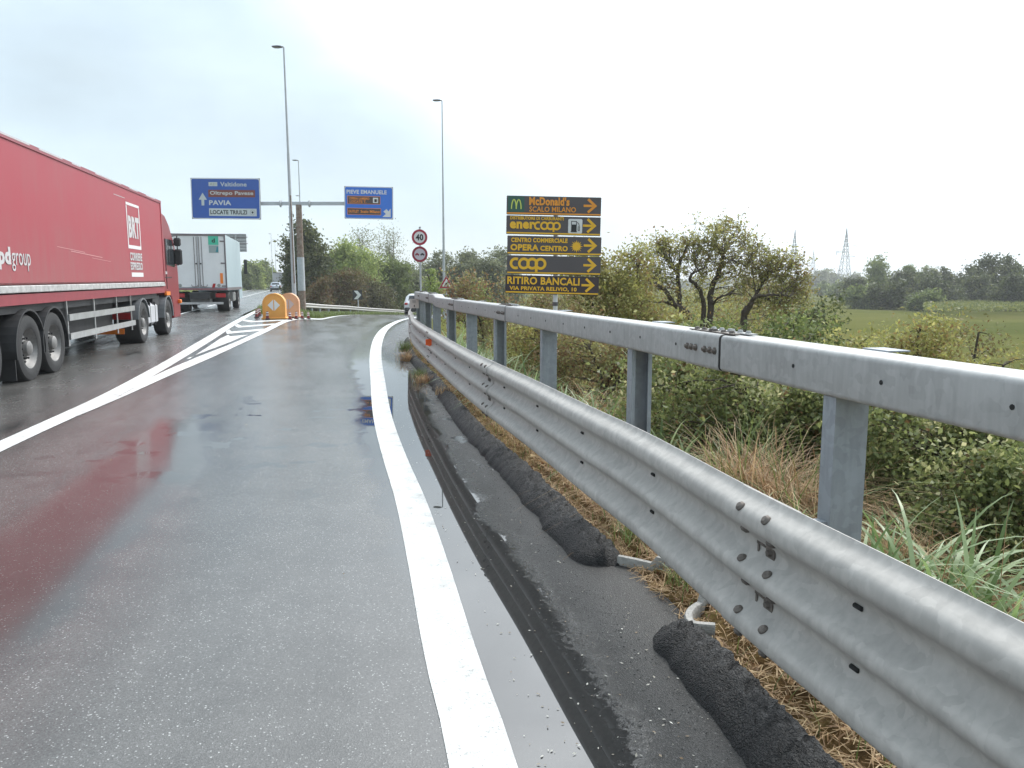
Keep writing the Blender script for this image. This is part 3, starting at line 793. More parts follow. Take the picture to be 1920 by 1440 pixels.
# ------------------------------------------------------------------ street lamps
M_POLE = mat('pole_zinc', (.46, .48, .50), rough=.55, metal=.35, var=.12, vscale=3)
M_LAMP = mat('lamp_housing', (.10, .095, .10), rough=.5)
M_RUST = mat('pole_rust', (.23, .115, .065), rough=.85, var=.4, vscale=6, col2=(.30, .26, .22))
def lamp(x, y, h, lean, label, rust=False, r0=.10):
    zb = H1(x, y) - .1
    e = empty('street_lamp', (x, y, zb), label=label, cat='street lamp', group='tall single-arm street lamps beside the road', ry=lean)
    h = h - zb
    MB().cyl((0, 0, 0), (0, 0, h * .42), r0, r0 * .78, 14).cyl((0, 0, h * .42), (0, 0, h * .62), r0 * .70, r0 * .6, 14).cyl((0, 0, h * .62), (0, 0, h), r0 * .52, r0 * .36, 14).build('pole', M_POLE, e)
    MB().tube([(0, 0, h - .05), (-.03, 0, h + .02), (-.12, 0, h + .03)], .03, 8).build('arm', M_LAMP, e)
    hd = MB().prism([(-.10, h), (-.10, h + .05), (-.28, h + .065), (-.50, h + .05), (-.52, h + .02), (-.46, h)], -.10, .10).build('lamp_head', M_LAMP, e)
    MB().prism([(-.20, h - .018), (-.20, h - .002), (-.46, h - .002), (-.43, h - .018)], -.08, .08).build('lens', mat('lamp_glass', (.35, .36, .36), rough=.2), hd)
    if rust: MB().box(.055, -.09, 3.6, .045, .04, 4.0).build('cable_duct', M_RUST, e)
    return e
lamp(-10.15, 36.3, 12.1, R(-.35), 'tall grey street lamp rising behind the orange crash cushions', True, .105)
lamp(-18.25, 68, 12.0, 0, 'distant street lamp beside the main road beyond the sign gantry')
lamp(-26.0, 97, 12.2, 0, 'faraway street lamp at the road edge just past the gantry post')
lamp(-3.92, 45, 11.75, 0, 'slender street lamp behind the guardrail next to the red triangle sign', False, .085)
lamp(-51.5, 168, 12, 0, 'very distant thin street lamp over the far road on the near side of the pair')
lamp(-58, 192, 12, 0, 'faintest street lamp, farthest down the main road')

# ------------------------------------------------------------------ gantry with two blue signs
M_BLUE = mat('sign_blue', c(38, 84, 165), rough=.4, var=.05); M_BLUE2 = mat('sign_blue_light', c(45, 115, 215), rough=.4, var=.05)
M_WHITE = mat('sign_white', (.72, .72, .72), rough=.4); M_BROWN = mat('sign_brown', c(122, 62, 52), rough=.45)
M_DBROWN = mat('sign_dark_brown', c(74, 62, 62), rough=.45); M_ORTEXT = mat('sign_orange', c(235, 140, 40), rough=.45)
M_BACK = mat('sign_back', (.30, .31, .32), rough=.6, metal=.3, var=.1)
M_SIGNGREY = mat('sign_pale', c(190, 195, 195), rough=.45)
gx0, gy0 = -12.15, 45.0
ga = empty('sign_gantry', (gx0, gy0, H1(gx0, gy0) - .2), label='rusty brown gantry post with a thin grey crossbar holding two blue signs', cat='gantry')
gz = lambda z: z - (H1(gx0, gy0) - .2)
po = MB().cyl((0, 0, 0), (0, 0, gz(6.05)), .215, .165, 16).build('post', M_RUST, ga)
MB().cyl((0, 0, gz(1.2)), (0, 0, gz(3.1)), .212, .198, 16).build('painted_band', M_POLE, po)
MB().box(.2, 0, gz(6.12), 8.4, .13, .19).build('crossbar', M_POLE, ga)
for s in (-1.02, .62): MB().lathe([(0, -.05), (.20, -.04), (.20, .04), (0, .05)], (s, 0, gz(6.12)), 'x', 12).build('flange', M_POLE, ga)
def framed_panel(w, h, m, e, r=.12, brd=.04):
    MB().prism([(x, z) for x, z in rrect(w, h, .01)], -.0, .05).build('back_plate', M_BACK, e)
    MB().prism([(x, z) for x, z in rrect(w - .03, h - .03, r)], -.008, -.002).build('border', M_WHITE, e)
    MB().prism([(x, z) for x, z in rrect(w - .03 - 2 * brd, h - .03 - 2 * brd, r * .8)], -.014, -.009).build('face', m, e)
s1 = empty('direction_sign', (-16.22, 44.8, 6.37), rz=R(-3), ry=R(.8), label='large blue overhead direction sign with PAVIA and an arrow pointing straight up', cat='road sign')
W1, H_1 = 4.0, 2.28
framed_panel(W1, H_1, M_BLUE, s1)
Y_ = -.020
def sx(u): return (u - .5) * W1
def sz(v): return (.5 - v) * H_1
MB().prism([(sx(.11), sz(.53)), (sx(.17), sz(.36)), (sx(.23), sz(.53)), (sx(.19), sz(.53)), (sx(.19), sz(.67)), (sx(.15), sz(.67)), (sx(.15), sz(.53))], Y_, Y_ + .005).build('arrow', M_SIGNGREY, s1)
MB().box(sx(.325), Y_, sz(.15), .50, .005, .22).build('motorway_patch', M_SIGNGREY, s1)
text('A21', .40, .13, mat('patch_green', c(150, 160, 150)), s1, T(sx(.325), Y_ - .003, sz(.15)), .03)
text('Valtidone', 1.52, .24, M_SIGNGREY, s1, T(sx(.62), Y_, sz(.15)), .02)
MB().box(sx(.59), Y_, sz(.375), 2.70, .005, .40).build('brown_patch', M_BROWN, s1)
text('Oltrepo Pavese', 2.50, .27, M_SIGNGREY, s1, T(sx(.59), Y_ - .004, sz(.375)), .02)
text('PAVIA', 1.28, .27, M_SIGNGREY, s1, T(sx(.42), Y_, sz(.60)), .03)
MB().box(sx(.60), Y_, sz(.83), 2.75, .005, .42).build('white_patch', M_SIGNGREY, s1)
text('LOCATE TRIULZI', 2.12, .24, M_BLK, s1, T(sx(.54), Y_ - .004, sz(.83)), .03)
mm = MB(); disc(mm, sx(.885), sz(.83), .06, Y_ - .008); mm.build('dot', M_BLK, s1)
mm = MB(); disc(mm, sx(.885), sz(.83), .15, Y_ - .008, r_in=.125); mm.build('ring', mat('mid_grey', (.35, .35, .35)), s1)
s2 = empty('direction_sign', (-8.12, 44.8, 6.14), rz=R(3), ry=R(.9), label='smaller bright blue overhead sign reading PIEVE EMANUELE with slanted arrow', cat='road sign')
W1, H_1 = 2.74, 1.80
framed_panel(W1, H_1, M_BLUE2, s2, .1, .035)
text('PIEVE EMANUELE', 2.25, .22, M_WHITE, s2, T(sx(.46), Y_, sz(.17)), .03)
M_DB = M_DBROWN
for (cu, cv, w_, h_) in ((.40, .42, 1.80, .40), (.405, .77, 1.84, .32)):
    MB().box(sx(cu), Y_, sz(cv), w_ + .05, .004, h_ + .05).build('patch_border', M_ORTEXT, s2)
    MB().box(sx(cu), Y_ - .004, sz(cv), w_, .004, h_).build('dark_patch', M_DB, s2)
text('OPERA LAMBRO', 1.12, .135, M_ORTEXT, s2, T(sx(.31), Y_ - .009, sz(.375)), .03)
text('LOCATE T.', .95, .135, M_ORTEXT, s2, T(sx(.28), Y_ - .009, sz(.47)), .03)
MB().box(sx(.64), Y_ - .008, sz(.42), .29, .004, .29, ch=.0).build('pictogram', M_WHITE, s2)
MB().box(sx(.64), Y_ - .012, sz(.43), .13, .004, .17).box(sx(.64) + .09, Y_ - .012, sz(.42), .02, .004, .13).build('pictogram_mark', M_BLK, s2)
text('OUTLET', .58, .15, M_ORTEXT, s2, T(sx(.19), Y_ - .009, sz(.77)), .03)
text('Scalo Milano', 1.08, .16, M_ORTEXT, s2, T(sx(.53), Y_ - .009, sz(.77)), .03)
MB().prism([(sx(.78), sz(.93)), (sx(.95), sz(.93)), (sx(.95), sz(.66)), (sx(.905), sz(.755)), (sx(.865), sz(.68)), (sx(.80), sz(.76)), (sx(.85), sz(.83))], Y_, Y_ + .005).build('arrow', M_WHITE, s2)

# ------------------------------------------------------------------ round signs, triangle, chevron
M_RED = mat('sign_red', c(165, 40, 62), rough=.4); M_DRED = mat('sign_dark_red', c(140, 30, 50), rough=.4)
sp_ = empty('sign_post', (-3.52, 30.05, H1(-3.5, 30) - .2), label='grey tubular post carrying the two round red-ringed signs', cat='post')
MB().cyl((0, 0, 0), (0, 0, 4.0), .035, n=12).build('tube', M_POLE, sp_)
MB().cyl((0, 0, 3.99), (0, 0, 4.02), .037, n=12).build('cap', M_LAMP, sp_)
def round_sign(z, label, m, face):
    e = empty('round_sign', (-3.53, 30.0, z), label=label, cat='road sign')
    mm = MB(); disc(mm, 0, 0, .30, 0.0, 40, th=.012); mm.build('plate', M_BACK, e)
    mm = MB(); disc(mm, 0, 0, .298, -.004, 40, r_in=.215); mm.build('red_ring', m, e)
    mm = MB(); disc(mm, 0, 0, .217, -.003, 40, th=.003); mm.build('face', face, e)
    return e
e = round_sign(3.37, 'round white speed limit sign reading 40 with a red ring', M_RED, M_WHITE)
text('40', .29, .24, M_BLK, e, T(0, -.006, 0), .035)
e = round_sign(2.73, 'round no overtaking sign with two small cars, below the speed limit', M_DRED, mat('sign_face_dull', c(195, 190, 198), rough=.45))
for sx0, mk in ((-.10, M_DRED), (.10, M_BLK)):
    mm = MB(); mm.prism([(sx0 - .075, -.03), (sx0 + .075, -.03), (sx0 + .075, .01), (sx0 + .045, .015), (sx0 + .03, .045), (sx0 - .03, .045), (sx0 - .045, .015), (sx0 - .075, .01)], -.008, -.004)
    mm.box(sx0 - .05, -.006, -.04, .03, .004, .03); mm.box(sx0 + .05, -.006, -.04, .03, .004, .03); mm.build('car_pictogram', mk, e)
tx, ty = -2.86, 34.0
e = empty('warning_sign', (tx, ty, 1.60), label='white triangular slippery road warning sign with red border above the guardrail', cat='road sign', rz=R(3))
tri = lambda s: [(0, s * .577), (s * .5, -s * .2887), (-s * .5, -s * .2887)]
MB().prism([(a, b) for a, b in tri(.66)][::-1], 0, .012).build('back_plate', M_WHITE, e)
MB().prism(tri(.63)[::-1], -.004, -.001).build('red_border', M_RED, e)
MB().prism(tri(.40)[::-1], -.008, -.005).build('face', M_WHITE, e)
mm = MB(); mm.box(0, -.011, -.005, .085, .004, .06); mm.box(0, -.011, .04, .055, .004, .035)
stroke2(mm, [(-.03, -.04), (-.055, -.07), (-.02, -.095)], .016, -.013); stroke2(mm, [(.03, -.04), (.005, -.07), (.04, -.095)], .016, -.013); mm.build('car_pictogram', M_BLK, e)
MB().cyl((0, .04, .1), (0, .04, H1(tx, ty) - 1.8), .03, n=10).build('post', M_POLE, e)
cx_, cy_ = -13.9, 70.0
e = empty('chevron_sign', (cx_, cy_, .56), label='black square sign with a white chevron pointing right beside the far guardrail', cat='road sign')
MB().box(0, 0, 0, .86, .02, .86, ch=.005).build('plate', M_BLK, e)
MB().prism([(-.32, .38), (.02, .38), (.34, 0), (.02, -.38), (-.32, -.38), (.0, 0)], -.018, -.012).build('chevron', M_WHITE, e)
MB().cyl((.04, .03, .1), (.04, .03, -2.4), .05, n=10).build('post', M_POLE, e)

# ------------------------------------------------------------------ stack of five advertising panels
M_GREYP = mat('panel_grey', c(86, 80, 82), rough=.5, var=.06, vscale=2); M_DARKP = mat('panel_dark', c(62, 50, 54), rough=.5, var=.06, vscale=2)
M_YEL = mat('panel_yellow', c(240, 186, 44), rough=.5); M_ORY = mat('panel_orange', c(236, 155, 52), rough=.5)
M_GREEN = mat('logo_green', c(52, 92, 82), rough=.5); M_PALEY = mat('logo_yellow', c(205, 215, 100), rough=.5)
sy = 12.5
spst = empty('sign_post', (.70, sy + .08, H1(.7, sy) - .3), label='pale tubular post behind the stack of advertising panels', cat='post')
zb = H1(.7, sy) - .3
MB().cyl((0, 0, 0), (0, 0, 3.0 - zb), .038, n=12).build('tube', M_WHITE, spst)
MB().cyl((0, 0, 1.28 - zb), (0, 0, 1.34 - zb), .048, n=12).cyl((0, -.05, 1.31 - zb), (0, .05, 1.31 - zb), .022, n=8).build('clamp', M_LAMP, spst)
PW, PH = 1.50, .292
def adpanel(k, z, dx, roll, face, bar, label):
    e = empty('advertising_panel', (.6645 + dx, sy, z), ry=R(roll), rz=R(2), label=label, cat='sign panel', group='advertising panels stacked on one post')
    MB().prism(rrect(PW, PH, .012), 0, .022).build('board', face, e)
    MB().box(0, -.003, -PH / 2 + .022, PW - .012, .004, .022).build('stripe', bar, e)
    mm = MB(); ax = .655
    stroke2(mm, [(ax - .185, .012), (ax - .02, .012)], .036, -.006)
    stroke2(mm, [(ax - .115, .115), (ax - .0, .012), (ax - .115, -.091)], .040, -.006)
    mm.build('arrow', bar, e); return e
e = adpanel(0, 2.855, .0, 1.0, M_GREYP, M_ORY, "top advertising panel reading McDonald's SCALO MILANO beside yellow arches on green")
MB().box(-.60, -.002, .015, .26, .003, .245).build('green_square', M_GREEN, e)
mm = MB(); 
stroke2(mm, arc(-.635, -.06, .038, 180, 0, 10, .145), .017, -.008); stroke2(mm, arc(-.559, -.06, .038, 180, 0, 10, .145), .017, -.009); mm.build('arches_logo', M_PALEY, e)
text("McDonald's", .64, .135, M_ORY, e, T(-.075, -.005, .07), .045); text('SCALO MILANO', .74, .082, M_ORY, e, T(-.02, -.005, -.055), .02)
e = adpanel(1, 2.548, -.005, 1.2, M_GREYP, M_YEL, 'advertising panel reading DISTRIBUTORE DI CARBURANTI enercoop with a white fuel pump')
text('DISTRIBUTORE DI CARBURANTI', .85, .052, M_YEL, e, T(-.265, -.005, .108), .03)
def coop(mb, x0, zc, r, w, sp):
    stroke2(mb, arc(x0, zc, r, 60, 300, 18), w, -.006)
    stroke2(mb, arc(x0 + sp, zc, r, 0, 360, 28)[:-1], w, -.0065, True); stroke2(mb, arc(x0 + 2 * sp, zc, r, 0, 360, 28)[:-1], w, -.007, True)
    stroke2(mb, arc(x0 + 3 * sp, zc, r, 0, 360, 28)[:-1], w, -.0075, True)
    stroke2(mb, [(x0 + 2 * sp + sp * .5, zc), (x0 + 2 * sp + sp * .5, zc - r * 1.75)], w, -.008)
mm = MB(); coop(mm, -.245, -.005, .052, .030, .098); mm.build('coop_rings', M_YEL, e)
text('ener', .40, .112, M_YEL, e, T(-.495, -.005, -.004), .05)
MB().prism([(a + .345, b) for a, b in rrect(.225, .225, .02)], -.005, -.002).build('white_square', M_WHITE, e)
mm = MB(); mm.box(.325, -.008, -.035, .085, .004, .10); stroke2(mm, [(.285, .02), (.285, .075), (.365, .075), (.365, .02)], .010, -.009, True)
stroke2(mm, [(.375, .06), (.40, .04), (.415, -.02), (.41, -.07), (.39, -.06), (.395, .0)], .009, -.009); mm.box(.325, -.008, -.088, .10, .004, .012); mm.build('fuel_pump', M_BLK, e)
e = adpanel(2, 2.235, .010, 1.0, M_GREYP, M_YEL, 'advertising panel reading CENTRO COMMERCIALE OPERA CENTRO with a yellow sun')
text('CENTRO COMMERCIALE', .90, .072, M_YEL, e, T(-.24, -.005, .080), .045)
text('OPERA', .45, .102, M_YEL, e, T(-.475, -.005, -.035), .045); text('CENTRO', .44, .084, M_YEL, e, T(-.005, -.005, -.044), .045)
mm = MB(); disc(mm, .355, -.005, .062, -.006, 24)
for k in range(16):
    a = 2 * math.pi * k / 16; L_ = .105 if k % 2 == 0 else .09
    mm.prism([(.355 + .058 * math.cos(a - .16), -.005 + .058 * math.sin(a - .16)), (.355 + .058 * math.cos(a + .16), -.005 + .058 * math.sin(a + .16)), (.355 + L_ * math.cos(a), -.005 + L_ * math.sin(a))], -.007, -.004)
mm.build('sun_logo', M_YEL, e)
e = adpanel(3, 1.925, .006, 1.1, M_GREYP, M_YEL, 'advertising panel with only the yellow word coop and an arrow')
mm = MB(); coop(mm, -.615, .020, .073, .042, .133); mm.build('coop_rings', M_YEL, e)
e = adpanel(4, 1.612, -.02, 1.5, M_DARKP, M_YEL, 'bottom dark brown panel reading RITIRO BANCALI VIA PRIVATA RELIVIO, 10')
text('RITIRO BANCALI', 1.16, .122, M_YEL, e, T(-.142, -.005, .062), .03); text('VIA PRIVATA RELIVIO, 10', 1.08, .074, M_YEL, e, T(-.145, -.005, -.066), .035)

# ------------------------------------------------------------------ crash cushions and marker cones in the gore
M_CUSH = mat('cushion_orange', c(228, 162, 78), rough=.5, var=.08, vscale=3); M_CUSH2 = mat('cushion_faded', c(226, 172, 132), rough=.55, var=.08, vscale=3)
def cushion(x, y, m, m2, label, dep):
    e = empty('crash_cushion', (x, y, H1(x, y)), rz=R(12), label=label, cat='crash cushion', group='orange plastic crash cushions in the gore')
    out = [(.44, 0.05)] + arc(0, .62, .44, 0, 180, 18, .42) + [(-.44, .05)]
    b = MB().prism(out, -.05, dep); 
    b.build('body', m, e, 30)
    # raised rim round the front face
    mm = MB(); stroke2(mm, [(a * .955, q * .97 + .01) for a, q in out], .045, -.075, th=.03); mm.build('rim', m, e)
    MB().box(0, dep / 2, .03, 1.0, dep + .22, .06, ch=.02).build('foot', m, e)
    for s in (-1, 1):
        MB().prism([(s * .02, .33), (s * .02, .79), (s * .24, .56)][::s], -.062, -.054).build('reflective_mark', m2, e)
cushion(-9.67, 31.55, M_CUSH, M_WHITE, 'bright orange arch-shaped crash cushion with a white diamond, in front', .75)
cushion(-9.75, 33.9, M_CUSH2, mat('faded_mark', c(200, 185, 185), rough=.6), 'faded salmon crash cushion with a dull diamond, behind the bright one', .75)
e = empty('ground_drum', (-10.30, 36.6, H1(-10.3, 36.6)), label='small dark drum with a pale lid beside the faded crash cushion', cat='drum')
MB().cyl((0, 0, 0), (0, 0, .38), .17, .16, 16).build('body', M_BLK, e); MB().cyl((0, 0, .38), (0, 0, .44), .175, .15, 16).build('lid', M_PLATE, e)
M_CRED = mat('cone_red', c(120, 40, 42), rough=.5)
cone0 = None
conelab = ['nearest of the four small marker cones left of the crash cushion', 'second small marker cone on the left flank of the crash cushion', 'third small marker cone on the left flank of the crash cushion', 'small marker cone half hidden at the left edge of the orange cushion',
           'small red and white marker cone standing right in front of the orange cushion', 'first small marker cone right of the crash cushions, the nearest', 'second small marker cone right of the crash cushions', 'third small marker cone right of the crash cushions', 'last small marker cone on the right, by the grass']
cp = [(-10.64, 32.3), (-10.95, 33.4), (-11.2, 34.4), (-11.35, 35.8), (-9.84, 31.2), (-9.02, 31.5), (-9.1, 32.7), (-9.2, 34.0), (-9.35, 35.6)]
for i, (x, y) in enumerate(cp):
    if cone0 is None:
        e = cone0 = empty('marker_cone', (x, y, H1(x, y)))
        MB().cyl((0, 0, 0), (0, 0, .04), .10, .10, 12).build('base', M_BLK, e)
        bd = MB().lathe([(.065, .04), (.055, .14), (.048, .24), (.042, .31), (.02, .325), (0, .325)], axis='z', n=14).build('body', M_CRED, e)
        for z in (.08, .18, .27): MB().lathe([(.064 - z * .05, z - .022), (.062 - z * .05, z + .022)], axis='z', n=14).build('white_band', M_WHITE, bd)
    else: e = copy_tree(cone0); e.location = (x, y, H1(x, y))
    prop(e, conelab[i], 'marker cone', 'red and white marker cones round the gore')

# ------------------------------------------------------------------ far guardrail on the left side of the ramp
ft = hermite([43.0, 45, 53, 60, 66, 72, 79], [-12.3, -12.6, -13.5, -13.75, -13.2, -11.8, -9.8])
fz = lambda y: float(np.interp(y, [43, 45, 53, 64, 70, 75, 79], [.60, .56, .24, -.24, -.62, -.93, -1.2]))
fr_ = empty('guardrail', (0, 0, 0), label='low two-wave guardrail curving along the far side of the ramp', cat='guardrail')
wp = [(.08, 0), (.03, .02), (0, .05), (0, .09), (.06, .13), (.075, .155), (.06, .18), (0, .22), (0, .26), (.03, .29), (.08, .31)]
wp = wp + [(a + .004, b) for a, b in wp][::-1]
edg = list(np.arange(43.0, 79.1, 4.5))
for a, b in zip(edg[:-1], edg[1:]):
    path = along(ft, a, b, .5)
    MB().sweep([(-q, z - .31) for q, z in wp], path, [fz(y) for _, y in path]).build('beam', M_GALV, fr_, 60)
y = 43.8
while y < 79:
    x = float(ft(y)) - .12; MB().box(x, y, fz(y) - .62, .10, .12, 1.2).build('post', M_GPOST, fr_); y += 3.0

# ------------------------------------------------------------------ vehicles
M_TYRE = mat('tyre', (.025, .025, .026), rough=.75, bump=.2, bscale=30); M_HUB = mat('hub_steel', (.22, .215, .21), rough=.55, metal=.6, var=.25, vscale=8)
M_CHAS = mat('chassis_black', (.03, .03, .032), rough=.65, var=.4, vscale=3); M_ALU = mat('aluminium', (.48, .48, .48), rough=.38, metal=.75, var=.15, vscale=5)
M_GLASS = mat('vehicle_glass', (.03, .035, .04), rough=.06, spec=.8); M_TAIL = mat('tail_red', c(170, 25, 30), rough=.3)
M_AMBER = mat('amber', c(240, 130, 40), rough=.35); M_TRED = mat('trailer_red', c(156, 58, 68), rough=.5, var=.08, vscale=.6, spec=.35)
M_CRED2 = mat('cab_red', c(128, 26, 38), rough=.4, var=.04, coat=.1); M_SCUFF = mat('scuffed_silver', (.46, .45, .44), rough=.5, metal=.3, var=.35, vscale=7)

def _dirt(m, col, dirt, z0, z1):
    t = m.node_tree; p = t.nodes['Principled BSDF']; N = t.nodes.new; Lk = t.links.new
    tx = N('ShaderNodeTexCoord'); mp = N('ShaderNodeMapping'); mp.inputs['Scale'].default_value = (3, 3, .35); Lk(tx.outputs['Object'], mp.inputs[0])
    n = N('ShaderNodeTexNoise'); n.inputs['Scale'].default_value = 2.2; n.inputs['Detail'].default_value = 7; n.inputs['Roughness'].default_value = .7; Lk(mp.outputs[0], n.inputs[0])
    n2 = N('ShaderNodeTexNoise'); n2.inputs['Scale'].default_value = .9; n2.inputs['Detail'].default_value = 5; Lk(tx.outputs['Object'], n2.inputs[0])
    sp = N('ShaderNodeSeparateXYZ'); Lk(tx.outputs['Object'], sp.inputs[0])
    mz = N('ShaderNodeMapRange'); mz.inputs[1].default_value = z0; mz.inputs[2].default_value = z1; mz.inputs[3].default_value = .75; mz.inputs[4].default_value = .0; Lk(sp.outputs[2], mz.inputs[0])
    a = N('ShaderNodeMath'); a.operation = 'ADD'; Lk(mz.outputs[0], a.inputs[0]); Lk(n2.outputs['Fac'], a.inputs[1])
    b = N('ShaderNodeMath'); b.operation = 'MULTIPLY'; Lk(a.outputs[0], b.inputs[0]); Lk(n.outputs['Fac'], b.inputs[1])
    r = N('ShaderNodeMapRange'); r.inputs[1].default_value = .18; r.inputs[2].default_value = .75; r.inputs[4].default_value = .7; Lk(b.outputs[0], r.inputs[0])
    mx = N('ShaderNodeMix'); mx.data_type = 'RGBA'; Lk(r.outputs[0], mx.inputs[0]); mx.inputs[6].default_value = col; mx.inputs[7].default_value = dirt; Lk(mx.outputs[2], p.inputs['Base Color'])
_dirt(M_TRED, c(160, 58, 69), c(146, 92, 92), 1.5, 2.6)
M_LETT = mat('lettering_white', (.52, .50, .50), rough=.5); M_TRBAND = mat('trailer_band', c(140, 52, 62), rough=.4, var=.12)
def wheel(parent, x, y, r, w, side=1, steel=True):
    """x = outer face of the wheel; side +1 faces +x"""
    e = MB().lathe([(r * .60, 0), (r * .64, .012 * side), (r * .80, .022 * side), (r * .95, .006 * side), (r, -.03 * side), (r, -(w - .03) * side), (r * .95, -w * side), (r * .6, -w * side)], (x, y, r), 'x', 36).build('wheel', M_TYRE, parent)
    h = MB().lathe([(r * .61, .004 * side), (r * .585, -.012 * side), (r * .55, -.07 * side), (r * .44, -.12 * side), (r * .40, -.10 * side), (r * .24, -.06 * side), (r * .22, .0), (r * .16, .02 * side), (0, .025 * side)], (x, y, r), 'x', 30).build('rim', M_HUB, e)
    mm = MB()
    for k in range(10):
        a = 2 * math.pi * k / 10; mm.cyl((x - .075 * side, y + r * .31 * math.cos(a), r + r * .31 * math.sin(a)), (x - .03 * side, y + r * .31 * math.cos(a), r + r * .31 * math.sin(a)), .016, n=6)
    for k in range(8):
        a = 2 * math.pi * (k + .5) / 8; mm.cyl((x - .115 * side, y + r * .48 * math.cos(a), r + r * .48 * math.sin(a)), (x - .10 * side, y + r * .48 * math.cos(a), r + r * .48 * math.sin(a)), .03, n=8)
    mm.build('wheel_nut', M_CHAS, e)
    return e
TH = math.atan2(.2177, .976)
tk = empty('articulated_lorry', (-6.80, 9.0, .10), rz=TH, rx=R(.35), label='red articulated lorry with BRT lettering driving in the left lane', cat='lorry')
L0, L1 = -.6, 12.9          # trailer body along local y ; right face at x = 0
WD = 2.5
ZB, ZT = 1.20, 3.70
body = MB().box(-WD / 2, (L0 + L1) / 2, (ZB + .30 + ZT) / 2, WD, L1 - L0, ZT - ZB - .30, ch=.03).build('trailer_body', M_TRED, tk)
MB().box(-WD / 2, (L0 + L1) / 2, ZB + .08, WD - .02, L1 - L0 - .02, .16).build('lower_band', M_TRBAND, body)
MB().box(-WD / 2, (L0 + L1) / 2, ZB + .235, WD + .03, L1 - L0 + .01, .11, ch=.01).build('side_rail', M_SCUFF, body)
MB().box(.004, (L0 + L1) / 2, ZT - .05, .03, L1 - L0 + .01, .07).box(-WD - .004, (L0 + L1) / 2, ZT - .05, .03, L1 - L0 + .01, .07).build('top_rail', M_TRBAND, body)
for (a, b) in ((4.0, 5.1), (5.6, 6.1), (7.0, 8.9), (9.6, 10.4), (11.2, 12.2), (2.0, 3.6)): MB().box(.0205, (a + b) / 2, ZT - .03 + .0, .002, b - a, .022).build('scuff_mark', M_LETT, body)
MB().box(.003, 8.75, ZT - .30, .004, .9, .012).build('scuff_mark', M_LETT, body)
MB().box(.003, L1 - .04, (ZB + ZT) / 2 + .1, .025, .07, ZT - ZB - .3).build('corner_post', M_TRED, body)
mm = MB(); Mx = T(.003, 6.2, 2.05) @ Matrix.Rotation(R(-2), 4, 'X'); mm.box(0, 0, 0, .003, 1.9, .012, Mx); mm.box(0, -.9, .03, .003, 1.5, .008, Mx); mm.box(0, .9, -.05, .003, 1.3, .007, Mx); mm.build('scratch', mat('scratch', c(205, 150, 150)), body)
# lettering on the side: plane x = 0 facing +x
SM = lambda y, z: Matrix.Translation((.004, y, z)) @ Matrix.Rotation(R(90), 4, 'Z')
mm = MB(); y0, y1, z0, z1 = 9.25, 10.45, 2.32, 3.30
for (a, b, cc, d) in ((y0, y1, z1 - .03, z1 + .03), (y0, y1, z0 - .04, z0 + .04)): mm.box(.003, (a + b) / 2, (cc + d) / 2, .004, b - a, d - cc)
mm.box(.003, y0 + .03, (z0 + z1) / 2, .004, .06, z1 - z0 - .08); mm.box(.003, y1 - .03, (z0 + z1) / 2, .004, .06, z1 - z0 - .08); mm.build('logo_frame', M_WHITE, body)
text('BRT', .98, .50, M_LETT, body, SM(9.85, 2.78), .05)
text('CORRIERE', 1.12, .19, M_LETT, body, SM(9.9, 2.10), .03); text('ESPRESSO', 1.12, .18, M_LETT, body, SM(9.9, 1.88), .03)
MB().box(.003, 9.95, 1.68, .004, 1.10, .10).build('white_bar', M_WHITE, body)
text('dpd', .66, .33, M_LETT, body, SM(2.22, 1.89), .045); text('group', .72, .27, M_LETT, body, SM(2.94, 1.84), .0)
# trailer running gear
MB().box(-WD / 2 - .45, 6.2, ZB - .14, .12, 12.4, .28).box(-WD / 2 + .45, 6.2, ZB - .14, .12, 12.4, .28).box(-WD / 2, 2.6, .62, 2.0, 3.8, .3).box(-WD / 2, 7.5, .78, 1.6, 3.6, .62).box(-WD / 2, 6.2, 1.13, 2.3, 12.2, .12).build('chassis', M_CHAS, tk)  # frame beams, with large dark boxes added to darken the underside
for yy in (1.55, 3.1, 4.19): 
    wheel(tk, -.04, yy, .52, .38, 1); wheel(tk, -WD + .04, yy, .52, .38, -1)
for yy in (3.1, 4.19):
    mm = MB(); pr = [(yy - (.61) * math.cos(R(a)), .52 + .61 * math.sin(R(a))) for a in range(-12, 193, 12)]; pr2 = [(yy - .585 * math.cos(R(a)), .52 + .585 * math.sin(R(a))) for a in range(192, -13, -12)]
    mm.prism(pr + pr2, -.44, .0, None, 'x'); mm.build('mudguard', M_CHAS, tk, 60)
sg = MB()
for z in (.90, .56): sg.box(-.04, 7.3, z, .03, 4.6, .115)
sg.build('side_guard', M_ALU, tk)
sg = MB()
for yy in (5.0, 6.6, 8.2, 9.4): sg.box(-.065, yy, .82, .02, .05, .85)
sg.build('guard_strut', M_ALU, tk)
MB().box(-.5, 2.55, .25, .9, .02, .35).build('mud_flap', M_CHAS, tk)
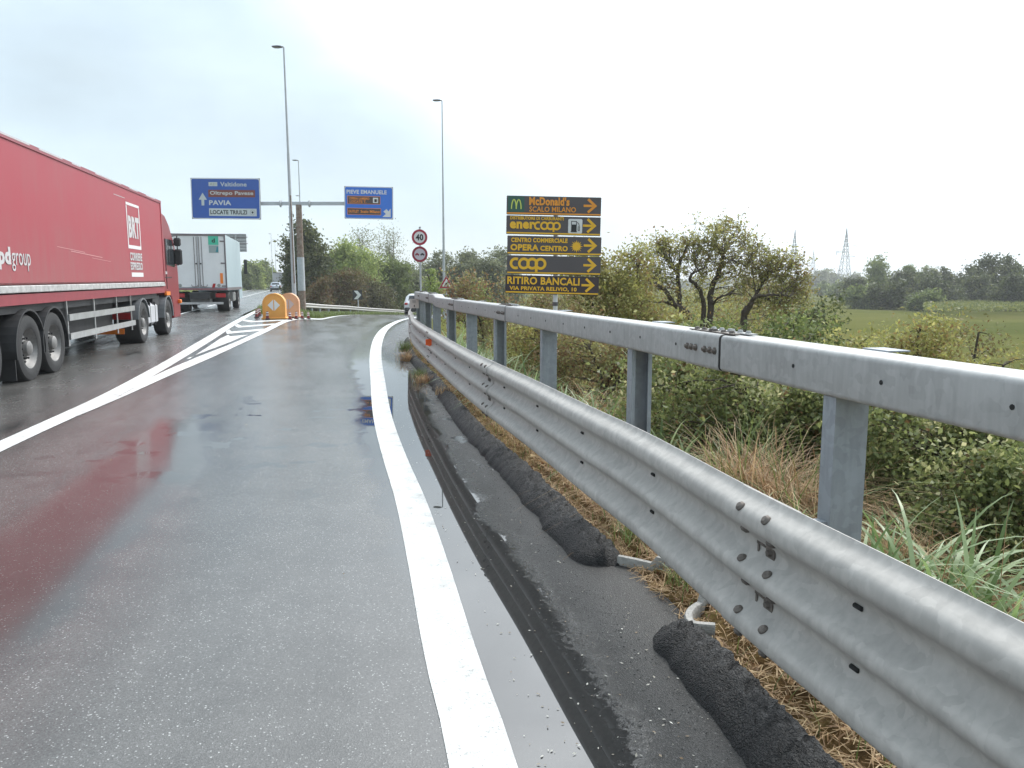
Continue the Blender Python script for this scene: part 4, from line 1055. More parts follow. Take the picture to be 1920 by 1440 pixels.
# tractor
MB().box(-WD / 2, 11.6, .80, .9, 4.4, .3).box(-WD / 2, 12.4, 1.0, 2.2, .8, .25).build('tractor_chassis', M_CHAS, tk)
MB().box(-.62, 9.42, .36, .75, .02, .13).build('rear_marker_board', M_AMBER, tk)
MB().box(-.45, 9.40, .72, .75, .05, .16).build('tail_light', M_TAIL, tk)
wheel(tk, -.06, 10.5, .51, .56, 1); wheel(tk, -WD + .06, 10.5, .51, .56, -1)
mm = MB(); pr = [(10.5 - .60 * math.cos(R(a)), .51 + .60 * math.sin(R(a))) for a in range(10, 171, 10)]; pr2 = [(10.5 - .57 * math.cos(R(a)), .51 + .57 * math.sin(R(a))) for a in range(170, 9, -10)]
mm.prism(pr + pr2, -.60, -.03, None, 'x'); mm.build('mudguard', mat('mudguard_grey', (.16, .17, .18), rough=.5), tk, 60)
tank = MB().box(-.42, 11.85, .66, .60, 1.25, .62, ch=.10).build('fuel_tank', mat('tank_white', (.62, .63, .66), rough=.35, metal=.3), tk)
for yy in (11.55, 12.1): MB().box(-.42, yy, .66, .615, .04, .635, ch=.10).build('tank_strap', M_CHAS, tank)
MB().box(-.5, 11.5, 1.12, .7, 1.8, .05).build('catwalk', M_ALU, tk)
wheel(tk, -.08, 13.45, .51, .31, 1); wheel(tk, -WD + .08, 13.45, .51, .31, -1)
# cab: side profile extruded, rounded roof fairing
cab = [(13.02, 1.30), (13.02, 3.25), (13.25, 3.42), (13.7, 3.36), (14.2, 3.12), (14.6, 2.78), (14.85, 2.55), (15.12, 1.95), (15.18, 1.2), (15.15, .42), (14.25, .42), (14.22, .75), (14.05, 1.05), (13.75, 1.20), (13.2, 1.22)]
cb = MB().prism(cab[::-1], -WD + .10, -.06, None, 'x').build('cab', M_CRED2, tk)
bv = cb.modifiers.new('bevel', 'BEVEL'); bv.width = .05; bv.segments = 3; bv.limit_method = 'ANGLE'; bv.angle_limit = R(25)
for s, xx in ((1, -.052), (-1, -WD + .092)):
    win = [(13.55, 1.98), (13.55, 2.70), (14.42, 2.70), (14.82, 2.12), (14.6, 1.92)]
    mm = MB(); mm.prism(win, xx - .004, xx + .004, None, 'x'); mm.build('side_window', M_GLASS, cb)
    mm = MB(); mm.box(xx, 13.95, 2.34, .014, .03, .72); mm.box(xx, 13.7, 1.32 + .3, .012, .9, .025); mm.box(xx, 13.45, 2.0, .012, .02, 1.4); mm.build('door_seam', M_CHAS, cb)
text('164', .22, .09, M_WHITE, cb, Matrix.Translation((-.048, 13.4, 1.75)) @ Matrix.Rotation(R(90), 4, 'Z'), .02)
MB().prism([(15.0, 1.98), (14.78, 2.5), (14.80, 2.52), (15.03, 2.0)], -WD + .25, -.22, None, 'x').build('windscreen', M_GLASS, cb)
MB().box(-WD / 2, 15.15, .62, WD - .12, .12, .42, ch=.03).build('bumper', M_CRED2, cb)
MB().box(-WD / 2, 14.9, 2.9, WD - .3, .25, .05).build('sun_visor', M_CHAS, cb)
MB().box(-.05, 13.42, 1.17, .06, .5, .10).build('marker_panel', M_AMBER, cb)
MB().box(-.02, 14.95, .90, .10, .14, .12, ch=.02).build('indicator_light', M_AMBER, cb)
mm = MB(); pr = [(13.45 - .62 * math.cos(R(a)), .51 + .62 * math.sin(R(a))) for a in range(0, 181, 12)]; pr2 = [(13.45 - .57 * math.cos(R(a)), .51 + .57 * math.sin(R(a))) for a in range(180, -1, -12)]
mm.prism(pr + pr2, -.45, -.04, None, 'x'); mm.build('mudguard', mat('mudguard_grey', (.16, .17, .18)), tk, 60)
for s, xb in ((1, .04), (-1, -WD - .04)):
    mr_ = MB().box(xb, 14.72, 2.66, .20, .10, .24, ch=.04).box(xb + .01, 14.72, 2.22, .22, .11, .46, ch=.04).build('mirror', M_CHAS, cb)
    MB().tube([(xb - s * .25, 14.55, 2.80), (xb, 14.70, 2.84), (xb, 14.70, 1.98), (xb - s * .25, 14.6, 1.96)], .018, 6).build('mirror_arm', M_CHAS, mr_)
MB().box(-.35, 12.95, 2.2, .02, .04, 1.5).build('air_baffle', M_CRED2, cb)

# white box lorry seen from behind
M_BOXW = mat('box_white', c(226, 227, 228), rough=.45, var=.06, vscale=1.2); M_BOXS = mat('box_side', c(178, 194, 201), rough=.35, var=.04, vscale=1)
M_FRM = mat('box_frame', c(120, 112, 115), rough=.5, metal=.3)
wt = empty('box_lorry', (-15.12, 37.75, H1(-15.1, 37.7)), rz=R(14.0), label='white refrigerated box lorry seen from behind with a turquoise d sticker', cat='lorry')
BWD, BL, z0, z1 = 2.52, 7.3, 1.05, 3.72
bx = MB().box(0, BL / 2, (z0 + z1) / 2, BWD, BL, z1 - z0, ch=.02).build('box_body', M_BOXS, wt)
for s in (-1, 1):
    dr_ = MB().box(s * .60, -.025, (z0 + z1) / 2 + .04, 1.18, .04, z1 - z0 - .22).build('rear_door', M_BOXW, wt)
    for q in (.05, .17):
        MB().cyl((s * q, -.06, z0 + .15), (s * q, -.06, z1 - .12), .014, n=8).build('lock_rod', M_FRM, dr_)
    MB().box(s * .10, -.07, 2.32, .07, .03, .06).build('handle', M_BLK, dr_)
    MB().tube([(s * .08, -.06, 1.30), (s * .10, -.08, 1.22), (s * .32, -.08, 1.22), (s * .36, -.06, 1.32)], .016, 6).build('handle', M_FRM, dr_)
    MB().box(s * 1.02, -.052, 1.62, .13, .01, .50).build('reflector', M_AMBER, dr_)
    mm = MB(); disc(mm, s * .88, 1.28, .08, -.052); mm.build('round_marker', mat('marker_grey', (.3, .32, .3)), dr_)
    for zz in (1.25, 2.35, 3.40): MB().box(s * 1.12, -.06, zz, .22, .02, .06).build('hinge', M_FRM, dr_)
    MB().box(s * 1.235, -.03, (z0 + z1) / 2, .06, .07, z1 - z0).build('corner_post', M_FRM, wt)
MB().box(0, -.03, z1 - .03, BWD + .02, .08, .10).build('top_frame', M_FRM, wt)
MB().box(0, -.03, z0 + .05, BWD + .02, .10, .10).build('sill', mat('sill_red', c(140, 95, 100), rough=.5, var=.2, vscale=8), wt)
MB().box(BWD / 2 + .004, BL / 2, z0 + .06, .02, BL, .14).build('side_skirt_rail', M_FRM, wt)
st = MB().box(.72, -.05, 3.43, .46, .006, .42).build('sticker', mat('sticker_teal', c(70, 190, 160), rough=.4), wt); text('d', .15, .20, M_BLK, st, T(.72, -.056, 3.43), .03)
MB().box(.72, -.05, 3.02, .44, .006, .36).build('sticker', mat('sticker_grey', c(150, 165, 165), rough=.4), wt)
MB().prism([(.80, 2.88), (.93, 2.88), (.93, 3.15), (.86, 3.12), (.84, 3.0)], -.058, -.054).build('sticker_mark', mat('sticker_teal2', c(60, 140, 150)), wt)
MB().prism([(.56, 1.17), (.68, 1.17), (.74, 1.37), (.62, 1.37)], -.058, -.05).build('striped_label', M_TAIL, wt)
for s in (-1, 1):
    MB().box(s * .93, .02, .80, .46, .08, .20, ch=.02).build('tail_light', M_TAIL, wt)
MB().box(0, .4, .70, .9, .8, .50).build('equipment_box', mat('box_dull', (.17, .17, .17), rough=.6), wt)
MB().box(0, 3.4, .78, .9, 7.2, .3).box(0, 3.3, .6, 1.7, 2.2, .4).build('chassis', M_CHAS, wt)
MB().box(0, -.08, .42, 2.1, .08, .11, ch=.01).build('underrun_bar', M_ALU, wt)
MB().box(.08, -.13, .28, .42, .01, .12).build('number_plate', M_WHITE, wt)
for yy, ww in ((1.3, .56), (5.9, .30)):
    wheel(wt, 1.20, yy, .49, ww, 1); wheel(wt, -1.20, yy, .49, ww, -1)
MB().box(.95, 4.3, .68, .45, .9, .5, ch=.06).build('fuel_tank', M_ALU, wt)
cab2 = [(7.45, .5), (7.45, 3.0), (8.6, 3.0), (9.1, 2.2), (9.25, 1.3), (9.25, .5)]
cb2 = MB().prism(cab2[::-1], -1.15, 1.12, None, 'x').build('cab', M_BOXS, wt)
MB().box(1.42, 8.6, 2.35, .18, .10, .85, ch=.03).build('mirror', M_BLK, cb2); MB().box(-1.42, 8.6, 2.35, .18, .10, .85, ch=.03).build('mirror', M_BLK, cb2)

# distant lorry and cars
fl = empty('box_lorry', (-45.2, 152, H1(-45, 152)), rz=R(15), label='distant grey lorry far ahead, in front of the silver car', cat='lorry')
MB().box(0, 4, 2.35, 2.5, 8, 2.9, ch=.03).build('box_body', mat('far_box_grey', c(186, 186, 192), rough=.5, var=.04), fl)
MB().box(0, -.03, 2.35, .04, .03, 2.8).build('door_gap', M_FRM, fl); MB().box(0, -.03, 3.74, 2.55, .08, .12).build('top_frame', M_FRM, fl)
for s in (-1, 1):
    MB().box(s * 1.1, -.06, 1.35, .16, .04, .5).build('tail_light', M_TAIL if s > 0 else M_AMBER, fl); wheel(fl, s * 1.2, 1.5, .5, .5, s)
MB().box(0, 3.5, .75, 2.0, 6.5, .35).build('chassis', M_CHAS, fl)
def car(x, y, z, rz, m, label, Hh=1.5, Wd=1.8, Lg=4.3):
    e = empty('car', (x, y, z), rz=rz, label=label, cat='car')
    h = Wd / 2
    # cross-sections along y : (y, half width low, z low, half width belt, z belt, half width roof, z roof)
    S = [(0, h * .90, .30, h * .93, .80, h * .70, .86), (.12, h * .97, .24, h * .98, .88, h * .72, .98), (.45, h, .22, h * .99, .92, h * .74, Hh * .93), (1.1, h, .22, h, .92, h * .77, Hh),
         (2.2, h, .22, h, .92, h * .76, Hh * .985), (3.1, h, .22, h * .98, .90, h * .72, .95), (3.9, h * .97, .24, h * .95, .78, h * .68, .80), (Lg, h * .85, .30, h * .86, .60, h * .6, .62)]
    V = []; 
    for (yy, a, za, b, zb_, r_, zr) in S:
        V += [(-a, yy, za), (-b, yy, zb_), (-(b * .4 + r_ * .6), yy, zb_ + (zr - zb_) * .75), (-r_ * .8, yy, zr), (r_ * .8, yy, zr), ((b * .4 + r_ * .6), yy, zb_ + (zr - zb_) * .75), (b, yy, zb_), (a, yy, za)]
    Fc = []
    for i in range(len(S) - 1):
        for k in range(8): Fc.append((i * 8 + k, i * 8 + (k + 1) % 8, i * 8 + 8 + (k + 1) % 8, i * 8 + 8 + k))
    Fc += [tuple(range(7, -1, -1)), tuple(range((len(S) - 1) * 8, len(S) * 8))]
    b_ = MB().add(V, Fc, None, True).build('body', m, e, 35)
    mm = MB(); mm.add([(-h * .66, .10, .93), (h * .66, .10, .93), (h * .58, .40, Hh * .915), (-h * .58, .40, Hh * .915)], [(0, 1, 2, 3)]); mm.add([(-h * .66, .12, .93), (h * .66, .12, .93), (h * .58, .42, Hh * .915), (-h * .58, .42, Hh * .915)], [(3, 2, 1, 0)]); mm.build('rear_window', M_GLASS, b_)
    for s in (-1, 1):
        MB().box(s * h * .80, .02, .82, .24, .10, .17, ch=.03).build('tail_light', M_TAIL, b_)
        MB().prism([(.6, .97), (.75, Hh * .88), (2.1, Hh * .88), (2.85, .97)][::s], s * h * .90 - .02, s * h * .90 + .02, None, 'x').build('side_window', M_GLASS, b_)
        for yy in (.85, 3.4): wheel(e, s * (h + .0), yy, .33, .22, s)
    MB().box(0, -.02, .42, Wd * .94, .12, .26, ch=.05).build('bumper', M_CHAS, b_)
    MB().box(0, -.03, .66, .5, .02, .11).build('number_plate', M_WHITE, b_)
    return e
car(-38.2, 126, H1(-38, 126), R(15), mat('car_silver', c(175, 182, 190), rough=.25, metal=.5, coat=.4), 'silver hatchback far ahead on the main road')
car(-7.02, 57, H1(-7, 57), R(2), mat('car_white', (.75, .76, .78), rough=.2, coat=.5), 'white car on the ramp, half hidden behind the guardrail end', 1.55, 1.85)

# grey slatted back of a sign beyond the white lorry
gs = empty('road_sign', (-22.6, 62, 1.65 + 62 * .0503), rz=R(4), label='grey ribbed back of a road sign rising behind the white lorry', cat='road sign')
mm = MB()
for k in range(6): mm.box(0, 0, -.58 + k * .235, 3.2, .06, .215)
mm.build('back_plate', M_BACK, gs)
MB().box(.2, -.06, -.05, 3.0, .03, .05).box(.2, -.06, .45, 3.0, .03, .05).build('rib', M_FRM, gs)
for s in (-1, .8): MB().cyl((s, -.1, .6), (s, -.1, -4.6), .06, n=10).build('post', M_POLE, gs)

# ------------------------------------------------------------------ vegetation
def rot_basis(n, up=.0):
    """random orthonormal pairs (a along the leaf, b across)"""
    a = RNG.normal(size=(n, 3)); a[:, 2] -= up; a /= np.linalg.norm(a, axis=1)[:, None]
    t = RNG.normal(size=(n, 3)); b = np.cross(a, t); b /= np.linalg.norm(b, axis=1)[:, None]
    return a, b
def leaves(P, size, aspect=.5, droop=.3, v=None):
    """one pointed leaf (two folded triangles as a quad) at every point"""
    n = len(P); a, b = rot_basis(n, droop)
    s = size * RNG.uniform(.6, 1.35, n)[:, None]
    c_ = np.cross(a, b)
    p0 = P - a * s * .5; p2 = P + a * s * .5
    p1 = P + b * s * aspect * .5 + c_ * s * .12; p3 = P - b * s * aspect * .5 + c_ * s * .12
    V = np.stack([p0, p1, p2, p3], 1).reshape(-1, 3)
    F = np.arange(4 * n).reshape(n, 4)
    if v is None: v = RNG.uniform(0, 1, n)
    return V, F, v
def blob_points(blobs, dens=1.0, sgk=1.0):
    """clumped points inside lumpy ellipsoids. blob = (cx,cy,cz, rx,ry,rz, clumps, leaves per clump)"""
    P = []; VV = []; CC = []
    for (cx, cy, cz, rx, ry, rz, nc, nl) in blobs:
        nc = max(1, int(nc)); nl = int(nl * dens)
        d = RNG.normal(size=(nc, 3)); d /= np.linalg.norm(d, axis=1)[:, None]
        r = RNG.uniform(.25, 1, nc) ** .45
        lump = 1 + .16 * np.sin(d[:, 0] * 5 + cx) * np.cos(d[:, 1] * 4 + cy) + .14 * np.sin(d[:, 2] * 6 + cx * 2)
        C = np.array([cx, cy, cz]) + d * (r * lump)[:, None] * np.array([rx, ry, rz])
        sg = np.array([rx, ry, rz]).mean() * 1.15 * sgk / nc ** .36
        tone = np.clip(RNG.normal(.5, .2, nc), 0, 1)
        Q = C[:, None, :] + RNG.normal(size=(nc, nl, 3)) * (sg * RNG.uniform(.5, 1.1, nc))[:, None, None] * np.array([1, 1, .75])
        P.append(Q.reshape(-1, 3)); VV.append(np.clip(tone[:, None] + RNG.normal(0, .16, (nc, nl)), 0, 1).ravel()); CC.append(C)
    P = np.concatenate(P); v = np.concatenate(VV); C = np.concatenate(CC)
    return P, v, C
def twig_mesh(C, stems, r=.012, every=1, kink=.12, n=4):
    """thin curved twigs from the stems to the clumps"""
    S = np.array([p for st, _ in stems for p in st]); mb = MB()
    RR = np.concatenate([np.interp(np.linspace(0, 1, len(st)), np.linspace(0, 1, len(rr)), rr) for st, rr in stems])
    for q in C[::every]:
        dd = np.linalg.norm(S - q, axis=1) + np.maximum(0, S[:, 2] - q[2]) * 1.5
        k = int(dd.argmin()); p = S[k]; L = np.linalg.norm(q - p)
        if L < .02: continue
        r0 = min(r * (1 + L * .5), RR[k] * .75)
        pts = [p + (q - p) * t + np.array([random.uniform(-1, 1), random.uniform(-1, 1), random.uniform(-.2, .9)]) * L * kink * math.sin(math.pi * t) for t in (0, .28, .55, .8, 1)]
        mb.tube([tuple(x) for x in pts], [r0, r0 * .75, r0 * .55, r0 * .38, r0 * .18], n)
    return mb
def smooth_line(P, m=5, wob=.0):
    P = np.array(P, float); n = len(P); tt = np.linspace(0, n - 1, (n - 1) * m + 1)
    f = [hermite(range(n), P[:, k]) for k in range(3)]
    Q = np.stack([g_(tt) for g_ in f], 1)
    if wob: Q[1:-1] += RNG.normal(0, wob, (len(Q) - 2, 3))
    return Q
M_BARK = mat('bark', (.075, .058, .045), rough=.9, var=.4, vscale=9, bump=.6, bscale=30)
M_BARK2 = mat('bark_grey', (.14, .12, .10), rough=.9, var=.35, vscale=9)
LM_YG = leafmat('leaf_yellowgreen', [(0, (.20, .13, .04)), (.25, (.24, .21, .055)), (.6, (.26, .29, .06)), (1, (.42, .41, .12))], .45)
LM_BR = leafmat('leaf_brown_mix', [(0, (.22, .12, .05)), (.35, (.24, .17, .07)), (.6, (.19, .20, .06)), (1, (.32, .32, .11))], .4)
LM_DG = leafmat('leaf_dark', [(0, (.035, .05, .018)), (.5, (.07, .10, .03)), (1, (.17, .19, .06))])
LM_MG = leafmat('leaf_mid', [(0, (.07, .10, .025)), (.5, (.12, .18, .045)), (1, (.24, .31, .08))], .4)
LM_LG = leafmat('leaf_light', [(0, (.11, .15, .035)), (.5, (.19, .28, .06)), (1, (.34, .42, .11))], .45)
LM_GG = leafmat('leaf_greygreen', [(0, (.09, .11, .055)), (.5, (.15, .18, .09)), (1, (.27, .31, .17))], .4)
LM_BRM = leafmat('leaf_bramble', [(0, (.28, .17, .07)), (.18, (.12, .13, .04)), (.5, (.13, .18, .05)), (.82, (.24, .29, .09)), (1, (.46, .46, .22))], .45)
LM_RB = leafmat('leaf_reddish', [(0, (.11, .055, .02)), (.35, (.15, .095, .03)), (.6, (.12, .125, .035)), (1, (.22, .19, .06))])
LM_RB2 = leafmat('leaf_dusky', [(0, (.05, .045, .02)), (.5, (.085, .085, .03)), (1, (.17, .18, .06))])
def twiggy(C, stems, leaf, nsub=6, nleaf=6, L=.46):
    """leaves set along short side twigs that fan out round every clump"""
    n = len(C); d = RNG.normal(size=(n, nsub, 3)); d[:, :, 2] += .25; d /= np.linalg.norm(d, axis=2)[:, :, None]
    ll = L * RNG.uniform(.4, 1.25, (n, nsub)); t = RNG.uniform(.15, 1.05, (n, nsub, nleaf))
    P = C[:, None, None, :] + d[:, :, None, :] * (ll[:, :, None] * t)[..., None] + RNG.normal(0, leaf * .45, (n, nsub, nleaf, 3))
    v = np.clip(RNG.normal(.5, .18, (n, 1, 1)) + RNG.normal(0, .2, (n, nsub, nleaf)), 0, 1)
    mb = MB()
    for i in range(n):
        for k in range(nsub):
            if k % 2: continue
            a = C[i]; b = a + d[i, k] * ll[i, k]; m_ = (a + b) / 2 + RNG.normal(0, .02, 3); mb.tube([tuple(a), tuple(m_), tuple(b)], [.006, .005, .003], 3)
    return P.reshape(-1, 3), v.ravel(), mb
def plant(name, label, cat, base, blobs, m, leaf=.06, stems=None, bark=None, dens=1.0, group=None, aspect=.5, twigs=1, tr=.012, droop=.3, crown='crown', minz=None, sg=1.0, airy=False):
    e = empty(name, base, label=label, cat=cat, group=group)
    B = np.array(base)
    P, v, C = blob_points(blobs, dens, sg)
    sub_ = None
    if airy: P, v, sub_ = twiggy(C, stems, leaf)
    if minz is not None:
        k = P[:, 2] > minz; P, v = P[k], v[k]
    V, F, v = leaves(P - B, leaf, aspect, droop, v)
    link(crown, npmesh(crown, V, F, False, v), m, e)
    if stems is None:
        stems = []
        for k in range(3):
            b = blobs[k % len(blobs)]
            top = np.array([b[0] + random.uniform(-.4, .4) * b[3], b[1] + random.uniform(-.4, .4) * b[4], b[2] + .3 * b[5]])
            st = [B + np.array([random.uniform(-.1, .1), random.uniform(-.1, .1), -.1]), (B + top) / 2 + RNG.normal(0, .12, 3), top]
            stems.append((smooth_line(st, 4), [.03 + .012 * b[5], .015]))
    mb = MB()
    for st, rr in stems:
        L = len(st); mb.tube([tuple(p - B) for p in st], list(np.interp(np.linspace(0, 1, L), np.linspace(0, 1, len(rr)), rr)), 7)
    mb.build('trunk', bark or M_BARK, e, 80)
    if twigs:
        tw = twig_mesh(C - B, [(st - B, rr) for st, rr in stems], tr, twigs)
        if sub_ is not None:
            sub_.v = [(a - B[0], b - B[1], c_ - B[2]) for a, b, c_ in sub_.v]; n0 = len(tw.v); tw.v += sub_.v; tw.f += [tuple(i + n0 for i in f) for f in sub_.f]; tw.sm += sub_.sm
        tw.build('twigs', bark or M_BARK, e, 80)
    return e
def wp(px, py, d):
    """world point of the photograph's pixel at forward distance d (used once, to measure the stems)"""
    a, b, c_ = cam_ray(px, py); return np.array([a * d / b, d, CAMH + c_ * d / b])

# --- the open-crowned old fruit trees behind the guardrail
D = 22.0
def st(pts, rr, dj=0.0):
    P = [wp(px, py, D + dj * (k / max(1, len(pts) - 1))) for k, (px, py) in enumerate(pts)]
    return (smooth_line(P, 5, .012), rr)
gb = lambda x, y: np.array([x, y, H1(x, y)])
rootA = gb(5.25, 22); zA = rootA
def sroot(pts, rr, dj=0.0, base=zA):
    P = [base + np.array([random.uniform(-.12, .12), random.uniform(-.1, .1), -.1])] + [wp(px, py, D + dj * (k / max(1, len(pts) - 1))) for k, (px, py) in enumerate(pts)]
    return (smooth_line(P, 5, .012), rr)
stemsA = [sroot([(1296, 608), (1264, 570), (1246, 543), (1226, 532), (1212, 520)], [.13, .11, .09, .06, .03], -1.0),
          sroot([(1276, 586), (1273, 543), (1271, 501), (1281, 478), (1287, 462), (1296, 450)], [.12, .09, .08, .05, .02], .8),
          sroot([(1318, 601), (1316, 557), (1306, 535), (1293, 525), (1300, 512), (1309, 507), (1325, 500)], [.12, .09, .07, .05, .02], -.6),
          sroot([(1331, 601), (1332, 552), (1345, 516), (1354, 490), (1352, 470), (1342, 462), (1326, 460)], [.14, .12, .10, .07, .03], .6),
          st([(1354, 492), (1360, 464), (1372, 446), (1383, 440), (1390, 425)], [.06, .045, .03, .015], 1.2),
          st([(1338, 570), (1345, 560), (1358, 554), (1376, 551), (1392, 554)], [.045, .035, .03, .015], -1.4),
          st([(1262, 572), (1250, 567), (1231, 566), (1206, 566), (1192, 572)], [.06, .045, .035, .015], -1.2),
          st([(1272, 520), (1262, 500), (1250, 486), (1232, 470)], [.05, .04, .02], 1.0),
          st([(1309, 507), (1302, 490), (1296, 472), (1290, 455)], [.035, .03, .015], 1.0),
          st([(1352, 478), (1366, 486), (1385, 492), (1398, 498)], [.04, .03, .015], -1.0)]
def bl(px, py, rx, rz, nc, nl, d=None, ry=None):
    nc = nc * .62
    d = d or D; p = wp(px, py, d); k = d / 1450
    return (p[0], p[1], p[2], rx * k, (ry if ry is not None else max(rx, rz) * k * .9), rz * k, nc, nl)
blA = [bl(1232, 470, 30, 22, 26, 46), bl(1268, 452, 36, 20, 26, 46), bl(1292, 470, 26, 26, 18, 40), bl(1340, 445, 28, 20, 20, 44), bl(1375, 432, 26, 18, 22, 44, 23), bl(1388, 450, 24, 16, 14, 40),
       bl(1352, 475, 34, 22, 22, 40), bl(1385, 490, 34, 24, 20, 36), bl(1250, 510, 40, 26, 26, 40), bl(1215, 525, 30, 26, 24, 40), bl(1320, 500, 28, 20, 12, 30), bl(1395, 520, 32, 24, 18, 34), bl(1372, 545, 30, 20, 12, 34), bl(1302, 492, 34, 30, 16, 26), bl(1318, 462, 22, 26, 10, 24), bl(1345, 515, 40, 26, 14, 26), bl(1240, 548, 46, 24, 18, 30), bl(1295, 548, 40, 26, 14, 26), bl(1405, 478, 26, 34, 14, 26), bl(1228, 490, 34, 34, 16, 30), bl(1335, 430, 40, 16, 10, 22)]
plant('fruit_tree', 'gnarled open-crowned tree with several dark leaning stems behind the guardrail', 'tree', tuple(rootA), blA, LM_YG, .085, [(a, [r_ * .72 for r_ in b]) for a, b in stemsA], M_BARK, .58, tr=.011, airy=True, crown='crown')
rootB = gb(6.55, 21.5); D = 21.5
stemsB = [sroot([(1394, 606), (1399, 586), (1408, 568), (1417, 557), (1436, 553), (1462, 552), (1480, 556)], [.13, .11, .08, .05, .02], -.8, rootB),
          sroot([(1396, 600), (1406, 575), (1420, 548), (1433, 525), (1448, 510), (1461, 496)], [.12, .10, .07, .04, .02], .8, rootB),
          st([(1419, 556), (1440, 562), (1460, 572), (1478, 582)], [.05, .04, .02], .8)]
blB = [bl(1428, 500, 26, 28, 18, 36), bl(1462, 498, 36, 24, 26, 44), bl(1486, 520, 28, 30, 26, 46), bl(1450, 535, 40, 26, 26, 44), bl(1500, 548, 22, 24, 18, 44), bl(1440, 572, 36, 20, 16, 40), bl(1480, 580, 34, 20, 18, 44), bl(1418, 478, 12, 14, 5, 30), bl(1440, 478, 40, 16, 12, 24), bl(1475, 555, 50, 40, 26, 36), bl(1410, 530, 30, 40, 14, 26)]
plant('fruit_tree', 'smaller leaning yellow-green tree just to the side of the gnarled one', 'tree', tuple(rootB), blB, LM_YG, .085, [(a, [r_ * .72 for r_ in b]) for a, b in stemsB], M_BARK, .7, tr=.011, airy=True)

# --- shrubs on the bank behind the guardrail : (label, px, py, d, width px, height px, material, leaf, clumps, leaves)
def bush(label, px, py, d, w, h, m, leaf, nc, nl, name='bush', cat='bush', sub=3, **k):
    p = wp(px, py, d); s = d / 1450; bx, by = float(p[0]), float(p[1]); bz = H1(bx, by)
    top = p[2] + h / 2 * s
    blobs = []
    rng = random.Random(int(px * 7 + py))
    hh = top - bz
    for i in range(sub * 2):
        cx = bx + rng.uniform(-.5, .5) * w * s * .9; cz = top - hh * rng.uniform(.12, .75) * (1 if i else .3)
        rz_ = min(hh * .36, h * s * .62) * rng.uniform(.7, 1.1); cz = min(cz, top - rz_ * .8)
        blobs.append((cx, by + rng.uniform(-.4, .4) * w * s * .6, max(cz, bz + rz_ * .5), w * s * .27 * rng.uniform(.8, 1.2), w * s * .25, rz_, nc / (sub * 2), nl))
    return plant(name, label, cat, (bx, by, bz), blobs, m, leaf, twigs=2, minz=bz - .05, **k)
bush('dense yellow-green thicket filling the space beside the advertising panels', 1165, 528, 17.5, 170, 124, LM_YG, .085, 300, 66, sub=4, group=None)
bush('olive green bush partly hidden by the bottom advertising panel', 1070, 590, 15, 150, 90, LM_BR, .075, 110, 60, sub=4)
bush('rounded brownish bush with bare branches between the triangle sign and the panels', 912, 560, 21, 110, 80, LM_BR, .09, 80, 44)
bush('low brown shrub under the advertising panels', 985, 575, 19, 110, 70, LM_BR, .085, 80, 50)
bush('pale green bush low behind the fruit trees', 1290, 575, 27, 240, 80, LM_YG, .12, 130, 44, sub=4)
bush('yellow-brown bush rising behind the stems of the fruit trees', 1380, 560, 29, 200, 90, LM_BR, .12, 100, 44, sub=4)
bush('bushy shrub with pale leaves just above the rail joint', 1400, 625, 12, 190, 70, LM_MG, .065, 130, 60, sub=4)
bush('green shrub with broad whitish leaves above the rail', 1530, 612, 11.5, 150, 80, LM_MG, .065, 90, 50, sub=3, aspect=.6)
bush('dark green shrub at the edge of the field beside the leaning tree', 1545, 575, 17, 90, 80, LM_DG, .08, 60, 50)
bush('yellow shrub with reddish twigs in front of the field', 1680, 650, 10.5, 230, 110, LM_YG, .06, 170, 56, sub=4)
bush('bright yellow-green shrub with drying red leaves at the right', 1840, 665, 10, 200, 120, LM_YG, .058, 140, 54, sub=4)
bush('russet shrub mixed into the yellow one on the right', 1790, 640, 11.5, 130, 90, LM_RB, .055, 60, 44, sub=3)
bush('dark leafy bush seen through the rails between the two nearest posts', 1390, 745, 7.6, 330, 190, LM_BRM, .050, 300, 96, sub=5, aspect=.62)
bush('dark green bush behind the third post from the right', 1270, 720, 8.6, 190, 150, LM_BRM, .058, 150, 70, sub=4, aspect=.62)
bush('leafy bush under the top rail at the nearest post', 1560, 790, 6.9, 260, 170, LM_BRM, .050, 220, 90, sub=4, aspect=.62)
bush('bramble bush with reddish stems under the top rail at the right edge', 1760, 830, 5.9, 330, 190, LM_BRM, .046, 280, 96, sub=5, aspect=.6)
bush('dark bramble mass low at the right edge below the box rail', 1880, 960, 5.0, 300, 210, LM_BRM, .042, 260, 96, sub=5, aspect=.6)
bush('olive shrub behind the posts in the middle of the rail', 1110, 670, 11, 160, 100, LM_BR, .06, 110, 56, sub=3)
bush('green-brown shrub behind the rail below the advertising panels', 1010, 640, 14, 130, 80, LM_YG, .065, 90, 52, sub=3)

